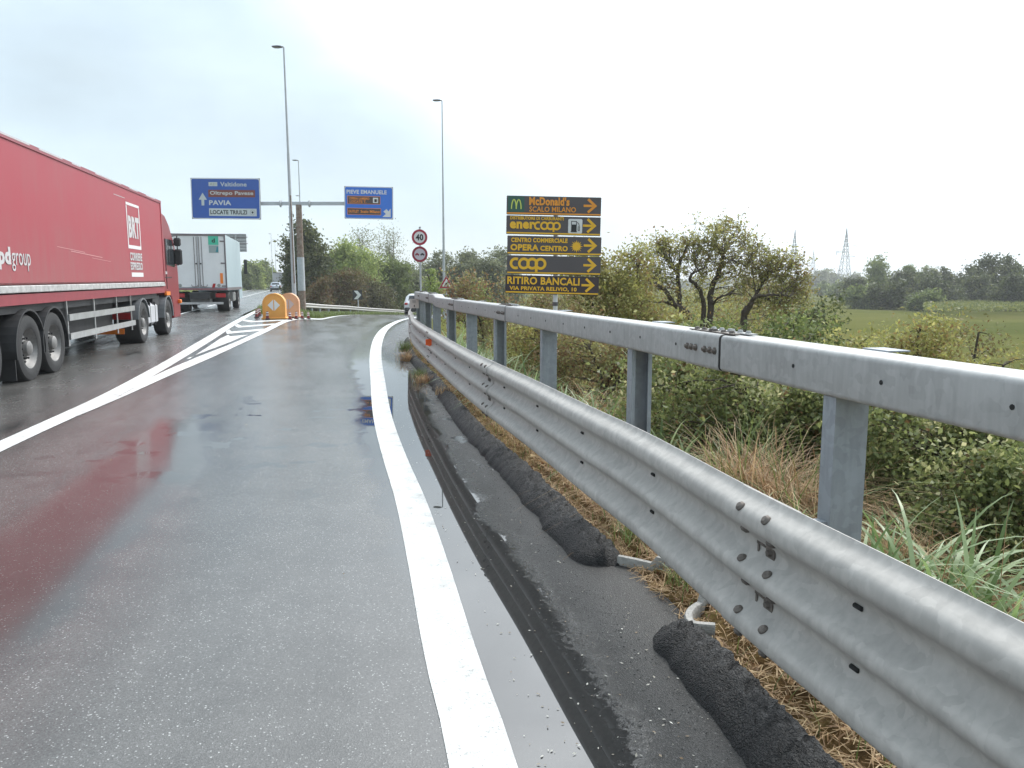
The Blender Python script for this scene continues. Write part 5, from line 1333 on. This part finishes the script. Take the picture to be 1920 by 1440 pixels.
# --- trees in the middle distance, seen between the signs
def tree(label, px, pyb, pyt, d, w, m, leaf, nc, nl, name='tree', sub=5, bark=None, open_=False, group=None, z0=None, dens=1.0):
    """tree with top at pixel row pyt; base on the terrain"""
    p = wp(px, pyt, d); x, y, top = float(p[0]), float(p[1]), float(p[2]); bz = H1(x, y) if z0 is None else z0
    s = d / 1450; hh = top - bz; W2 = w * s / 2
    rng = random.Random(int(px * 13 + d)); blobs = []
    lo = bz + (hh * -.02 if not open_ else hh * .45)
    for i in range(sub):
        f = (i + .5) / sub; cz = lo + (top - lo) * (.20 + .60 * f); wr = W2 * (.72 if f < .7 else .50) * rng.uniform(.8, 1.1)
        off = (W2 - wr) * .95
        blobs.append((x + rng.uniform(-off, off), y + rng.uniform(-off, off), cz, wr, wr, (top - lo) * .24, nc / sub, nl))
    stems = [(smooth_line([[x, y, bz - .2], [x + rng.uniform(-.2, .2), y, bz + hh * .35], [x + rng.uniform(-.4, .4), y, bz + hh * .85]], 4, .02), [.05 + hh * .018, .03 + hh * .01, .03])]
    for b in blobs:
        stems.append((smooth_line([[x, y, bz + hh * rng.uniform(.2, .4)], [(x + b[0]) / 2, (y + b[1]) / 2, (bz + hh * .35 + b[2]) / 2], [b[0], b[1], b[2]]], 4, .03), [.02 + hh * .008, .02]))
    return plant(name, label, 'tree', (x, y, bz), blobs, m, leaf, stems, bark or M_BARK, dens, group, twigs=2, tr=.03)
tree('dense dark evergreen tree right behind the gantry post', 578, 560, 418, 76, 92, LM_DG, .36, 260, 80, 'evergreen_tree', 8)
tree('dark ivy-covered tree overhanging the main road left of the gantry post', 556, 545, 462, 74, 50, LM_DG, .34, 150, 80, 'evergreen_tree', 6)
tree('wide bright green tree between gantry post and the slender lamp', 652, 570, 455, 88, 150, LM_LG, .34, 340, 70, 'broadleaf_tree', 9)
tree('green tree leaning toward the round signs', 722, 575, 478, 90, 100, LM_MG, .32, 240, 66, 'broadleaf_tree', 8)
tree('sparse tall tree with small tufted crown below the PIEVE EMANUELE sign', 676, 560, 415, 96, 66, LM_GG, .22, 44, 34, 'acacia_tree', 5, M_BARK2, True)
tree('second sparse tall tree with see-through crown right of the blue sign', 735, 560, 416, 95, 62, LM_GG, .22, 44, 34, 'acacia_tree', 6, M_BARK2, True)
tree('reddish brown bush in front of the bright green tree', 640, 585, 505, 76, 110, LM_RB, .26, 180, 60, 'russet_bush', 6)
tree('low rusty bush close behind the far guardrail', 592, 585, 515, 70, 60, LM_RB, .22, 60, 50, 'russet_bush', 4)
tree('small light green tree standing before the chevron sign thicket', 705, 580, 488, 82, 56, LM_LG, .22, 60, 50, 'broadleaf_tree', 5)
tree('dark thicket right behind the chevron sign', 690, 585, 525, 80, 120, LM_RB2, .28, 170, 60, 'thicket', 6)
for i, (px, pt, d, w, lab) in enumerate([(775, 492, 96, 70, 'grey-green willow partly behind the round signs'), (812, 470, 100, 84, 'tall grey-green willow just left of the slender lamp'), (862, 466, 98, 84, 'grey-green willow directly above the triangle sign'),
                                         (905, 474, 96, 80, 'grey-green willow between the triangle sign and the panels'), (948, 466, 98, 74, 'grey-green willow touching the left edge of the panels')]):
    tree(lab, px, 570, pt, d, w, LM_GG, .34, 200, 60, 'willow', 7, M_BARK2, group='grey-green willows behind the ramp')
tree('yellowish young tree beside the post of the round signs', 815, 560, 500, 42, 40, LM_LG, .15, 46, 40, 'young_tree', 4)
tree('light green shrub left of the advertising panels', 905, 590, 520, 30, 60, LM_LG, .12, 50, 44, 'young_tree', 4)
tree('olive hedge tree rising behind the panels on their right', 1150, 560, 485, 30, 80, LM_YG, .15, 80, 50, 'hedge_tree', 5)
tree('olive hedge tree above the rail right of the panels', 1200, 560, 500, 28, 80, LM_YG, .14, 80, 50, 'hedge_tree', 5)
# far left of the main road
for i, (px, pt, d, w, lab) in enumerate([(474, 490, 165, 34, 'rounded light green tree right of the white lorry'), (492, 489, 172, 38, 'broad light green tree left of the silver car'), (508, 500, 185, 26, 'far green tree tapering to the grey lorry'), (462, 500, 150, 22, 'green bush at the edge of the white lorry'),
                                         (518, 512, 230, 22, 'hazy far tree above the distant grey lorry'), (560, 500, 150, 40, 'dark tree behind the evergreens beside the main road')]):
    tree(lab, px, 540, pt, d, w, LM_MG if i % 2 else LM_LG, .6, 70, 46, 'roadside_tree', 5)
# --- tree row across the field at the right
row = [(1600, 520, 150, 60, LM_DG, 'dark rounded tree at the left end of the far tree row'), (1650, 478, 155, 56, LM_MG, 'tallest round green tree in the left part of the far row'), (1628, 540, 128, 80, LM_MG, 'low green bushes in front of the tall round tree'),
       (1690, 505, 150, 54, LM_DG, 'dark tree right of the tall round one'), (1718, 498, 152, 50, LM_MG, 'mid-height green tree in the middle of the row'), (1745, 500, 150, 46, LM_GG, 'pale round tree in the middle of the far row'), (1672, 528, 124, 70, LM_DG, 'low dark trees in front of the far row'),
       (1780, 502, 152, 50, LM_DG, 'dark tree right of the pale one in the row'), (1815, 498, 150, 50, LM_DG, 'dark green tree near the notch in the row'), (1860, 470, 135, 62, LM_DG, 'tall dark oak near the right edge'), (1838, 512, 128, 66, LM_DG, 'lower dark tree beneath the oak'), (1900, 478, 136, 60, LM_DG, 'tall dark tree at the right edge'),
       (1760, 522, 126, 90, LM_DG, 'wide dark thicket along the field edge'), (1905, 515, 118, 70, LM_DG, 'dense dark bush at the right edge of the field'), (1730, 545, 118, 60, LM_MG, 'low green shrub at the field edge'), (1950, 480, 135, 70, LM_DG, 'dark tree cut by the right edge of view')]
for px, pt, d, w, m, lab in row:
    tree(lab, px, 580, pt, d, w, m, .5, 90, 50, 'field_tree', 6, group='trees across the field', z0=FIELD)
for px, pt, d, w, lab in [(1530, 510, 420, 60, 'hazy distant grove left of the pylon'), (1565, 508, 430, 50, 'hazy distant grove behind the pylon'), (1595, 514, 400, 40, 'hazy distant trees right of the pylon'), (1545, 528, 260, 30, 'small round hazy bush in the distant field'), (1568, 530, 230, 34, 'hazy green bush left of the pylon foot')]:
    tree(lab, px, 540, pt, d, w, LM_GG if d > 300 else LM_MG, d * .004, 50, 40, 'distant_tree', 4, z0=FIELD)
# far woods closing the horizon
def treeline(name, x0, x1, y0, y1, n, h):
    P = []
    for i in range(n):
        f = RNG.uniform(); x = x0 + (x1 - x0) * f + RNG.normal(0, 8); y = y0 + (y1 - y0) * f + RNG.uniform(-20, 20); hh = h * RNG.uniform(.6, 1.15)
        d = RNG.normal(size=(130, 3)); d /= np.linalg.norm(d, axis=1)[:, None]
        P.append(np.array([x, y, FIELD + hh * .5]) + d * np.array([hh * .6, hh * .6, hh * .5]) * RNG.uniform(.6, 1.05, 130)[:, None])
    P = np.concatenate(P); V, F, v = leaves(P, h * .16, .8)
    o = link(name, npmesh(name, V, F, False, v), LM_GG); prop(o, 'hazy far-off wood closing the horizon', 'wood', kind='stuff')
treeline('far_wood', -900, 1500, 1000, 900, 420, 11)
treeline('far_wood', 60, 700, 520, 560, 160, 9)

# crop field : pale green band at the right
LM_CROP = leafmat('crop_leaf', [(0, (.10, .14, .03)), (.5, (.15, .19, .04)), (1, (.24, .26, .06))])
nC = 26000
cx = RNG.uniform(0, 1, nC); cy = RNG.uniform(70, 110, nC); cy = 92 + (cy - 70) * .9; xx = 46 + cx * 70; k = (xx / cy) > .53
P = np.stack([xx[k], cy[k], FIELD + RNG.uniform(.9, 1.5, k.sum())], 1)
V, F, v = leaves(P, .5, .3, -.4)
prop(link('crop', npmesh('crop', V, F, False, v), LM_CROP), 'pale green maize field at the right behind the shrubs', 'crop', kind='stuff')

# ------------------------------------------------------------------ grasses
def blades(pos, h, w, lean, m, name, label, cat, seg=4, curl=.9, spread=1.0, parent=None, v=None):
    """curved tapering blades growing at the given points"""
    n = len(pos); az = RNG.uniform(0, 2 * np.pi, n); hh = h * RNG.uniform(.55, 1.2, n); ln = lean * RNG.uniform(.3, 1.3, n)
    d = np.stack([np.cos(az), np.sin(az), np.zeros(n)], 1); s = np.stack([-np.sin(az), np.cos(az), np.zeros(n)], 1)
    rows = []
    for k in range(seg + 1):
        t = k / seg
        out = ln * hh * (t ** 1.6); up = hh * (t - curl * .42 * ln * t ** 2.6)
        c_ = pos + d * out[:, None] + np.array([0, 0, 1]) * up[:, None]
        ww = (w * (1 - t ** 1.8) * (.55 + .6 * math.sin(math.pi * min(1, t + .25))) + .0006) * RNG.uniform(.8, 1.2, n) if k == 0 else w * (1 - t ** 2.2) * np.ones(n) + .0005
        rows.append(np.stack([c_ - s * (ww / 2)[:, None], c_ + s * (ww / 2)[:, None]], 1))
    V = np.stack(rows, 1)       # n, seg+1, 2, 3
    V = V.reshape(-1, 3); b = np.arange(n)[:, None] * (seg + 1) * 2
    q = np.array([[2 * k, 2 * k + 1, 2 * k + 3, 2 * k + 2] for k in range(seg)])
    F = (b[:, :, None] + q[None]).reshape(-1, 4)
    vv = np.repeat(RNG.uniform(0, 1, n) if v is None else v, seg)
    o = link(name, npmesh(name, V, F, True, vv), m, parent)
    return o
LM_GRASS = leafmat('grass_green', [(0, (.10, .10, .03)), (.4, (.10, .16, .03)), (1, (.20, .29, .07))], .3)
LM_REED = leafmat('grass_broad', [(0, (.10, .18, .05)), (.5, (.17, .28, .09)), (1, (.36, .48, .26))], .4, .35)
LM_DRY = leafmat('grass_dry', [(0, (.20, .11, .045)), (.5, (.40, .25, .11)), (1, (.60, .44, .23))], .25, .6)
def scatter(n, y0, y1, u0, u1, bias=1.0):
    y = RNG.uniform(y0, y1, n); u = u0 + (u1 - u0) * RNG.uniform(0, 1, n) ** bias
    x = rampR(y) + u; z = hgt(x, y); return np.stack([x, y, z], 1)
def stuff(o, label, cat): return prop(o, label, cat, kind='stuff')
stuff(blades(scatter(9000, 1.5, 22, .08, 1.0), .10, .004, .8, LM_DRY, 'dry_grass', 0, 0, 3), 'short dry grass on the soil strip under the guardrail', 'grass')
stuff(blades(scatter(3800, 1.5, 22, .06, .9), .11, .005, .7, LM_GRASS, 'grass', 0, 0, 3), 'small green grass tufts on the soil strip under the guardrail', 'grass')
stuff(blades(scatter(26000, 1.0, 24, .7, 4.5, 1.3), .34, .007, .8, LM_GRASS, 'bank_grass', 0, 0, 4), 'green grass covering the bank behind the guardrail', 'grass')
stuff(blades(scatter(16000, 1.0, 24, .6, 4.5, 1.2), .42, .0045, .9, LM_DRY, 'bank_dry_grass', 0, 0, 4), 'dry straw-coloured grass mixed over the bank behind the guardrail', 'grass')
# gore triangle and far side of the ramp
n = 15000; yy = RNG.uniform(38.5, 82, n); xx = rampL(yy) - .1 - RNG.uniform(0, 1, n) ** 1.4 * 6
k = (xx > mainR(yy) + .3) | (yy > 52); yy, xx = yy[k], xx[k]
k = xx > mainR(yy) + .3; yy, xx = yy[k], xx[k]
stuff(blades(np.stack([xx, yy, hgt(xx, yy)], 1), .34, .03, .7, LM_GRASS, 'gore_grass', 0, 0, 3), 'green grass strip around the far guardrail in the gore', 'grass')
n = 14000; yy = RNG.uniform(30, 260, n); xx = mainL(yy) - .2 - RNG.uniform(0, 1, n) * 10
stuff(blades(np.stack([xx, yy, hgt(xx, yy)], 1), .5, .08, .6, LM_LG, 'verge_grass', 0, 0, 3), 'grassy verge along the far side of the main road', 'grass')
# straw litter and dead leaves on the strip
def litter(pos, L, w, m, name, flat=.25):
    n = len(pos); az = RNG.uniform(0, 2 * np.pi, n); el = RNG.normal(0, flat, n); l = L * RNG.uniform(.4, 1.3, n)
    d = np.stack([np.cos(az) * np.cos(el), np.sin(az) * np.cos(el), np.sin(el)], 1) * l[:, None]
    s = np.stack([-np.sin(az), np.cos(az), RNG.normal(0, .3, n)], 1) * (w / 2)
    p = pos + np.array([0, 0, 1]) * (np.abs(d[:, 2]) / 2 + .006)[:, None]
    bow = np.stack([np.zeros(n), np.zeros(n), RNG.uniform(0, .12, n) * l], 1)
    V = np.stack([p - d / 2 - s, p - d / 2 + s, p + bow + s, p + bow - s, p + d / 2 + s * .4, p + d / 2 - s * .4], 1).reshape(-1, 3)
    b = np.arange(n)[:, None] * 6; F = np.concatenate([b + np.array([0, 1, 2, 3]), b + np.array([3, 2, 4, 5])], 1).reshape(-1, 4)
    return link(name, npmesh(name, V, F, False, np.repeat(RNG.uniform(0, 1, n), 2)), m)
stuff(litter(scatter(17000, 1.2, 21, -.02, 1.1), .12, .0035, LM_DRY, 'straw', .16), 'straw and dead stalks littering the strip under the guardrail', 'straw')
stuff(litter(scatter(15000, 1.2, 7, .0, 1.2), .09, .0045, LM_DRY, 'straw', .22), 'thick mat of straw under the near part of the guardrail', 'straw')
LM_DEAD = leafmat('dead_leaf', [(0, (.14, .06, .02)), (.5, (.34, .19, .07)), (1, (.58, .42, .20))], .15, .7)
P = scatter(1500, 1.4, 20, .0, .9); P[:, 2] += .015; V, F, v = leaves(P, .05, .6, 0)
stuff(link('dead_leaves', npmesh('dead_leaves', V, F, False, v), LM_DEAD), 'curled brown dead leaves on the strip under the guardrail', 'leaves')
# tangled heap of dead grass behind the rail, and at the near post
def heap(px, py, d, w, h, n, label):
    p = wp(px, py, d); s = d / 1450
    Q = np.array([p[0], p[1], H1(p[0], p[1])]) + RNG.normal(size=(n, 3)) * np.array([w * s * .3, w * s * .25, 0])
    Q = Q[(Q[:, 0] - rampR(Q[:, 1])) > 1.25]; n = len(Q)
    Q[:, 2] = hgt(Q[:, 0], Q[:, 1])
    e = empty('dead_grass_clump', (0, 0, 0), label=label, cat='dry grass')
    k = n // 2
    a = blades(Q[:k], h * s * 1.15, .006, 1.5, LM_DRY, 'leaning_stalks', 0, 0, 5, 1.5); a.parent = e
    Q2 = Q[k:] + np.array([0, 0, 1]) * RNG.uniform(0, .42, n - k)[:, None] * h * s
    b = litter(Q2, .42, .005, LM_DRY, 'tangled_stalks', .55); b.parent = e
    Q3 = Q[:n // 14]; d_ = blades(Q3, h * s * 1.2, .008, 1.0, LM_GRASS, 'green_shoots', 0, 0, 5, 1.3); d_.parent = e
heap(1395, 850, 5.6, 280, 260, 4200, 'tangled heap of tan dead grass behind the rail between the two nearest posts')
heap(1730, 960, 4.6, 320, 190, 3200, 'tan dead grass heap right of the nearest post')
heap(1080, 720, 8.6, 150, 170, 1800, 'dry grass clump behind the middle posts')
# broad-bladed grass clumps
def clump(x, y, h, n, label, w=.030, spread=.15):
    h *= 1.5; n = int(n * 1.5)
    z = H1(x, y); P = np.array([0, 0, 0]) + RNG.normal(size=(n, 3)) * np.array([spread, spread, 0])
    e = blades(P, h, w, 1.05, LM_REED, 'broad_grass_clump', 0, 0, 8, 1.55); e.location = (x, y, z)
    prop(e, label, 'grass clump', 'clumps of broad-bladed grass along the guardrail')
cl = [(1665, 1060, 3.9, .62, 46, 'large clump of broad grass right beside the nearest post'), (1790, 1080, 3.7, .60, 44, 'arching broad grass clump lower right of the nearest post'), (1880, 1110, 3.5, .55, 40, 'broad grass clump at the right edge by the beam'),
      (1720, 1000, 4.3, .55, 36, 'broad grass clump behind the one at the nearest post'), (1560, 940, 4.9, .50, 30, 'broad grass tuft just left of the nearest post'), (1480, 930, 5.0, .48, 30, 'broad grass tuft in front of the dead grass heap'), (1385, 880, 5.6, .45, 26, 'narrow tuft of broad grass at the foot of the dead grass'),
      (1240, 800, 6.8, .6, 44, 'broad grass clump at the foot of the second near post'), (1130, 755, 7.8, .6, 40, 'bright broad grass clump left of the second near post'), (1080, 735, 8.6, .62, 40, 'bright broad grass clump beside the third post'), (975, 690, 10.5, .7, 44, 'bright broad grass clump between the third and fourth posts'),
      (905, 655, 12.5, .7, 44, 'bright broad grass clump behind the fifth post'), (870, 640, 14.5, .8, 44, 'broad grass clump near the far posts'), (842, 625, 17, .9, 44, 'farthest broad grass clump by the rail end'), (1180, 790, 7.0, .45, 26, 'small grass tuft showing between beam and second post'), (1330, 850, 6.0, .42, 24, 'small tuft of broad grass before the dark bush'),
      (1030, 700, 9.4, .66, 40, 'bright broad grass clump under the advertising post'), (940, 675, 11.5, .7, 40, 'bright broad grass clump left of the third post')]
for px, py, d, h, n, lab in cl:
    p = wp(px, py, d); clump(float(p[0]), float(p[1]), h, n, lab)
stuff(blades(scatter(5200, 6.5, 21, .75, 3.2, 1.1), .62, .017, .9, LM_REED, 'reed_grass', 0, 0, 6, 1.4), 'pale green broad-bladed grass standing behind the middle and far posts', 'grass')
stuff(blades(scatter(500, 2.0, 6.5, .9, 4.0, 1.0), .50, .013, 1.0, LM_REED, 'reed_grass', 0, 0, 6, 1.4), 'scattered broad-bladed grass behind the near posts', 'grass')
stuff(blades(scatter(2600, 2.0, 16, .9, 4.2, 1.0), .85, .005, .9, LM_DRY, 'dry_stalks', 0, 0, 5, 1.2), 'tall dry stalks rising through the scrub behind the guardrail', 'grass')
# weeds at the berm
def tuft(x, y, h, n, m, label):
    z = float(hroad(x, y)) + (.05 if x > float(rampR(y)) - .2 else 0.0)
    P = RNG.normal(size=(n, 3)) * np.array([.07, .07, 0]); e = blades(P, h, .006, .9, m, 'weed_tuft', 0, 0, 4); e.location = (x, y, z)
    prop(e, label, 'weed', 'weeds along the asphalt berm')
tuft(-1.45, 12.6, .20, 160, LM_DRY, 'yellowish weed spreading over the berm into the puddle, nearest of the far weeds'); tuft(-1.62, 13.3, .22, 160, LM_GRASS, 'green weed on the berm beside the far puddle')
tuft(-2.2, 16.0, .30, 200, LM_DRY, 'dry weed leaning over the far end of the puddle'); tuft(-2.45, 17.6, .34, 200, LM_GRASS, 'green weed by the rail end at the road edge')
tuft(-.95, 11.0, .16, 120, LM_DRY, 'small dry weed on the crest of the berm')
tuft(.93, 3.95, .14, 70, LM_GRASS, 'small green weed in the drain gap'); tuft(1.2, 3.5, .12, 60, LM_GRASS, 'small green weed behind the near berm')
tuft(.78, 4.7, .17, 90, LM_GRASS, 'green tuft beside the end of the far berm'); tuft(1.55, 2.45, .22, 60, LM_GRASS, 'green weed at the foot of the beam in the lower corner')
# bits on the wet road : seeds, leaves, stones
P = []; 
for i in range(520):
    y = 2.2 + 9 * RNG.uniform() ** 1.6; e_ = RNG.uniform(.22, 1.0); P.append((float(rampR(y)) - e_, y, 0))
P = np.array(P); P[:, 2] = hroad(P[:, 0], P[:, 1]) + .003
def flakes(P, size, m, name, label, cat):
    n = len(P); az = RNG.uniform(0, 6.28, n); s = size * RNG.uniform(.4, 1.4, n)
    d = np.stack([np.cos(az), np.sin(az), RNG.normal(0, .15, n)], 1) * s[:, None]; q = np.stack([-np.sin(az), np.cos(az), RNG.normal(0, .15, n)], 1) * (s * .5)[:, None]
    P = P + np.array([0, 0, 1]) * (np.abs(d[:, 2]) + np.abs(q[:, 2]))[:, None]
    V = np.stack([P - d, P + q, P + d, P - q], 1).reshape(-1, 3)
    stuff(link(name, npmesh(name, V, np.arange(4 * n).reshape(n, 4), False, RNG.uniform(0, 1, n)), m), label, cat)
flakes(P, .007, leafmat('petal', [(0, (.25, .16, .08)), (.5, (.45, .42, .36)), (1, (.75, .75, .70))], .1), 'floating_debris', 'tiny pale seeds and flakes floating on the puddle', 'debris')
P = np.array([(-2.15, 6.2, 0), (-3.0, 8.6, 0), (-1.9, 9.8, 0), (-.95, 4.2, 0), (-2.7, 4.9, 0), (-3.6, 6.8, 0)], float); P[:, 2] = hroad(P[:, 0], P[:, 1]) + .006
for i, (p, lab) in enumerate(zip(P, ['single dead leaf in the middle of the lane', 'dead leaf near the left line', 'dark leaf lying on the wet patch', 'leaf fragment near the white edge line', 'small leaf in the near lane', 'brown leaf close to the left line'])):
    V, F, v = leaves(np.zeros((1, 3)), .03, .5, 0); V[:, 2] *= .25
    o = link('fallen_leaf', npmesh('fallen_leaf', V, F, False, v), LM_DEAD); o.location = tuple(p + np.array([0, 0, .004])); prop(o, lab, 'leaf', 'fallen leaves on the asphalt')
yy = 1.6 + 17 * RNG.uniform(size=5200) ** 1.5; wd = np.where(yy < 4.4, .30, np.interp(yy, [4.3, 6, 9, 13, 21], [.34, .32, .27, .22, .16]))
ed = np.where(RNG.uniform(size=5200) < .62, wd - .02 + np.abs(RNG.normal(0, .16, 5200)), -np.abs(RNG.normal(0, .05, 5200)))
P = np.stack([rampR(yy) - ed, yy, np.zeros(5200)], 1); P[:, 2] = hgt(P[:, 0], P[:, 1]) + .001
s_ = RNG.uniform(.0012, .0042, 5200) * np.where(RNG.uniform(size=5200) < .04, 1.8, 1)
oc = np.array([(1, 0, 0), (0, 1, 0), (-1, 0, 0), (0, -1, 0), (0, 0, 1), (0, 0, -.4)], float)
V = P[:, None, :] + oc[None] * s_[:, None, None] * RNG.uniform(.6, 1.2, (5200, 6, 1)); b_ = np.arange(5200)[:, None, None] * 6
F = (b_ + np.array([[0, 1, 4], [1, 2, 4], [2, 3, 4], [3, 0, 4], [1, 0, 5], [2, 1, 5], [3, 2, 5], [0, 3, 5]])[None]).reshape(-1, 3)
stuff(link('gravel', npmesh('gravel', V.reshape(-1, 3), F), mat('grit', (.13, .125, .12), rough=.8, var=.7, vscale=40)), 'loose grit crumbled off along the asphalt berm', 'gravel')
def crumple(x, y, s, label):
    V = []; F = []; n = 7
    z = H1(x, y)
    for i in range(n):
        for j in range(n): V.append(((i / (n - 1) - .5) * s * (1 + .3 * random.random()), (j / (n - 1) - .5) * s * .6, .015 + random.uniform(0, .022)))
    for i in range(n - 1):
        for j in range(n - 1): F.append((i * n + j, i * n + j + 1, i * n + n + j + 1, i * n + n + j))
    o = link('paper_scrap', npmesh('paper_scrap', V, F), mat('paper', (.62, .62, .60), rough=.7)); o.location = (x, y, z); prop(o, label, 'litter')
crumple(1.32, 2.85, .10, 'crumpled white plastic scrap on the straw below the beam'); crumple(.62, 6.1, .09, 'pale paper scrap on the soil farther along the berm')

# ------------------------------------------------------------------ pylons and wires
M_LATT = mat('pylon_steel', (.34, .36, .38), rough=.6, metal=.4)
def pylon(px, d, top_py, label):
    p = wp(px, top_py, d); x, y, top = float(p[0]), float(p[1]), float(p[2]); Hh = top - FIELD
    e = empty('power_pylon', (x, y, FIELD), label=label, cat='pylon', group='lattice power pylons across the field')
    r = .0042 * Hh; b = Hh * .085
    mb = MB(); lv = [0, .14, .27, .39, .50, .60, .69, .77, .84, .90, .95, 1.0]
    hw = lambda t: b * (1 - t) ** 1.15 * (1.0) + .012 * Hh * (1 - t) + .002 * Hh
    for a in range(4):
        sx_, sy_ = ((1, 1), (-1, 1), (-1, -1), (1, -1))[a]; tx_, ty_ = ((1, 1), (-1, 1), (-1, -1), (1, -1))[(a + 1) % 4]
        mb.tube([(sx_ * hw(t), sy_ * hw(t), t * Hh) for t in lv], r, 4)
        for t0, t1 in zip(lv[:-1], lv[1:]):
            mb.cyl((sx_ * hw(t0), sy_ * hw(t0), t0 * Hh), (tx_ * hw(t1), ty_ * hw(t1), t1 * Hh), r * .6, n=4, caps=False)
            mb.cyl((tx_ * hw(t0), ty_ * hw(t0), t0 * Hh), (sx_ * hw(t1), sy_ * hw(t1), t1 * Hh), r * .6, n=4, caps=False)
    mb.build('tower', M_LATT, e)
    for t, s, L in ((.62, -1, .16), (.72, 1, .19), (.62 - .06, 1, .17), (.76 - .12, -1, .17)):
        m_ = MB(); zz = t * Hh + .06 * Hh * 0
        m_.tube([(0, 0, zz), (s * L * Hh * .9, 0, zz)], r * .9, 4); m_.tube([(0, 0, zz + .05 * Hh), (s * L * Hh * .9, 0, zz)], r * .7, 4)
        m_.tube([(s * L * Hh * .88, 0, zz), (s * L * Hh * .88, 0, zz - .05 * Hh)], r * .7, 4); m_.build('crossarm', M_LATT, e)
    return (x, y, top)
t1 = pylon(1588, 330, 427, 'nearest and tallest lattice pylon in front of the far trees')
t2 = pylon(1491, 380, 430, 'second lattice pylon partly behind the leaning tree')
t3 = pylon(1526, 820, 468, 'faint far pylon between the two nearer ones')
def wire(a, b, sag, r, label):
    P = [(a[0] + (b[0] - a[0]) * t, a[1] + (b[1] - a[1]) * t, a[2] + (b[2] - a[2]) * t - sag * 4 * t * (1 - t)) for t in np.linspace(0, 1, 24)]
    prop(MB().tube(P, r, 4).build('power_cable', M_LATT), label, 'cable', 'power lines over the field')
z1_ = t1[2] - 8
wire((t1[0] + 5, t1[1], z1_ + 2), (150, 105, z1_ + 4), 4, .035, 'upper power cable running from the nearest pylon to the upper right')
wire((t1[0] + 5, t1[1], z1_ - 2), (150, 105, z1_ - 2), 5, .035, 'lower power cable running from the nearest pylon to the right')
wire((t1[0] - 5, t1[1], z1_), (140, 105, z1_ + 9), 4, .035, 'topmost thin power cable at the upper right of the sky')

# ------------------------------------------------------------------ haze
hz = MB().box(0, 2240, 21, 6100, 4700, 52).build('haze', None); prop(hz, 'thin pale air over the whole place', 'haze', kind='stuff')
hm = bpy.data.materials.new('haze'); hm.use_nodes = True; t = hm.node_tree; t.nodes.clear()
o_ = t.nodes.new('ShaderNodeOutputMaterial'); pv = t.nodes.new('ShaderNodeVolumePrincipled')
pv.inputs['Color'].default_value = (.97, .985, 1.0, 1); pv.inputs['Density'].default_value = .0006; pv.inputs['Anisotropy'].default_value = .2
t.links.new(pv.outputs[0], o_.inputs['Volume']); hz.data.materials.append(hm)
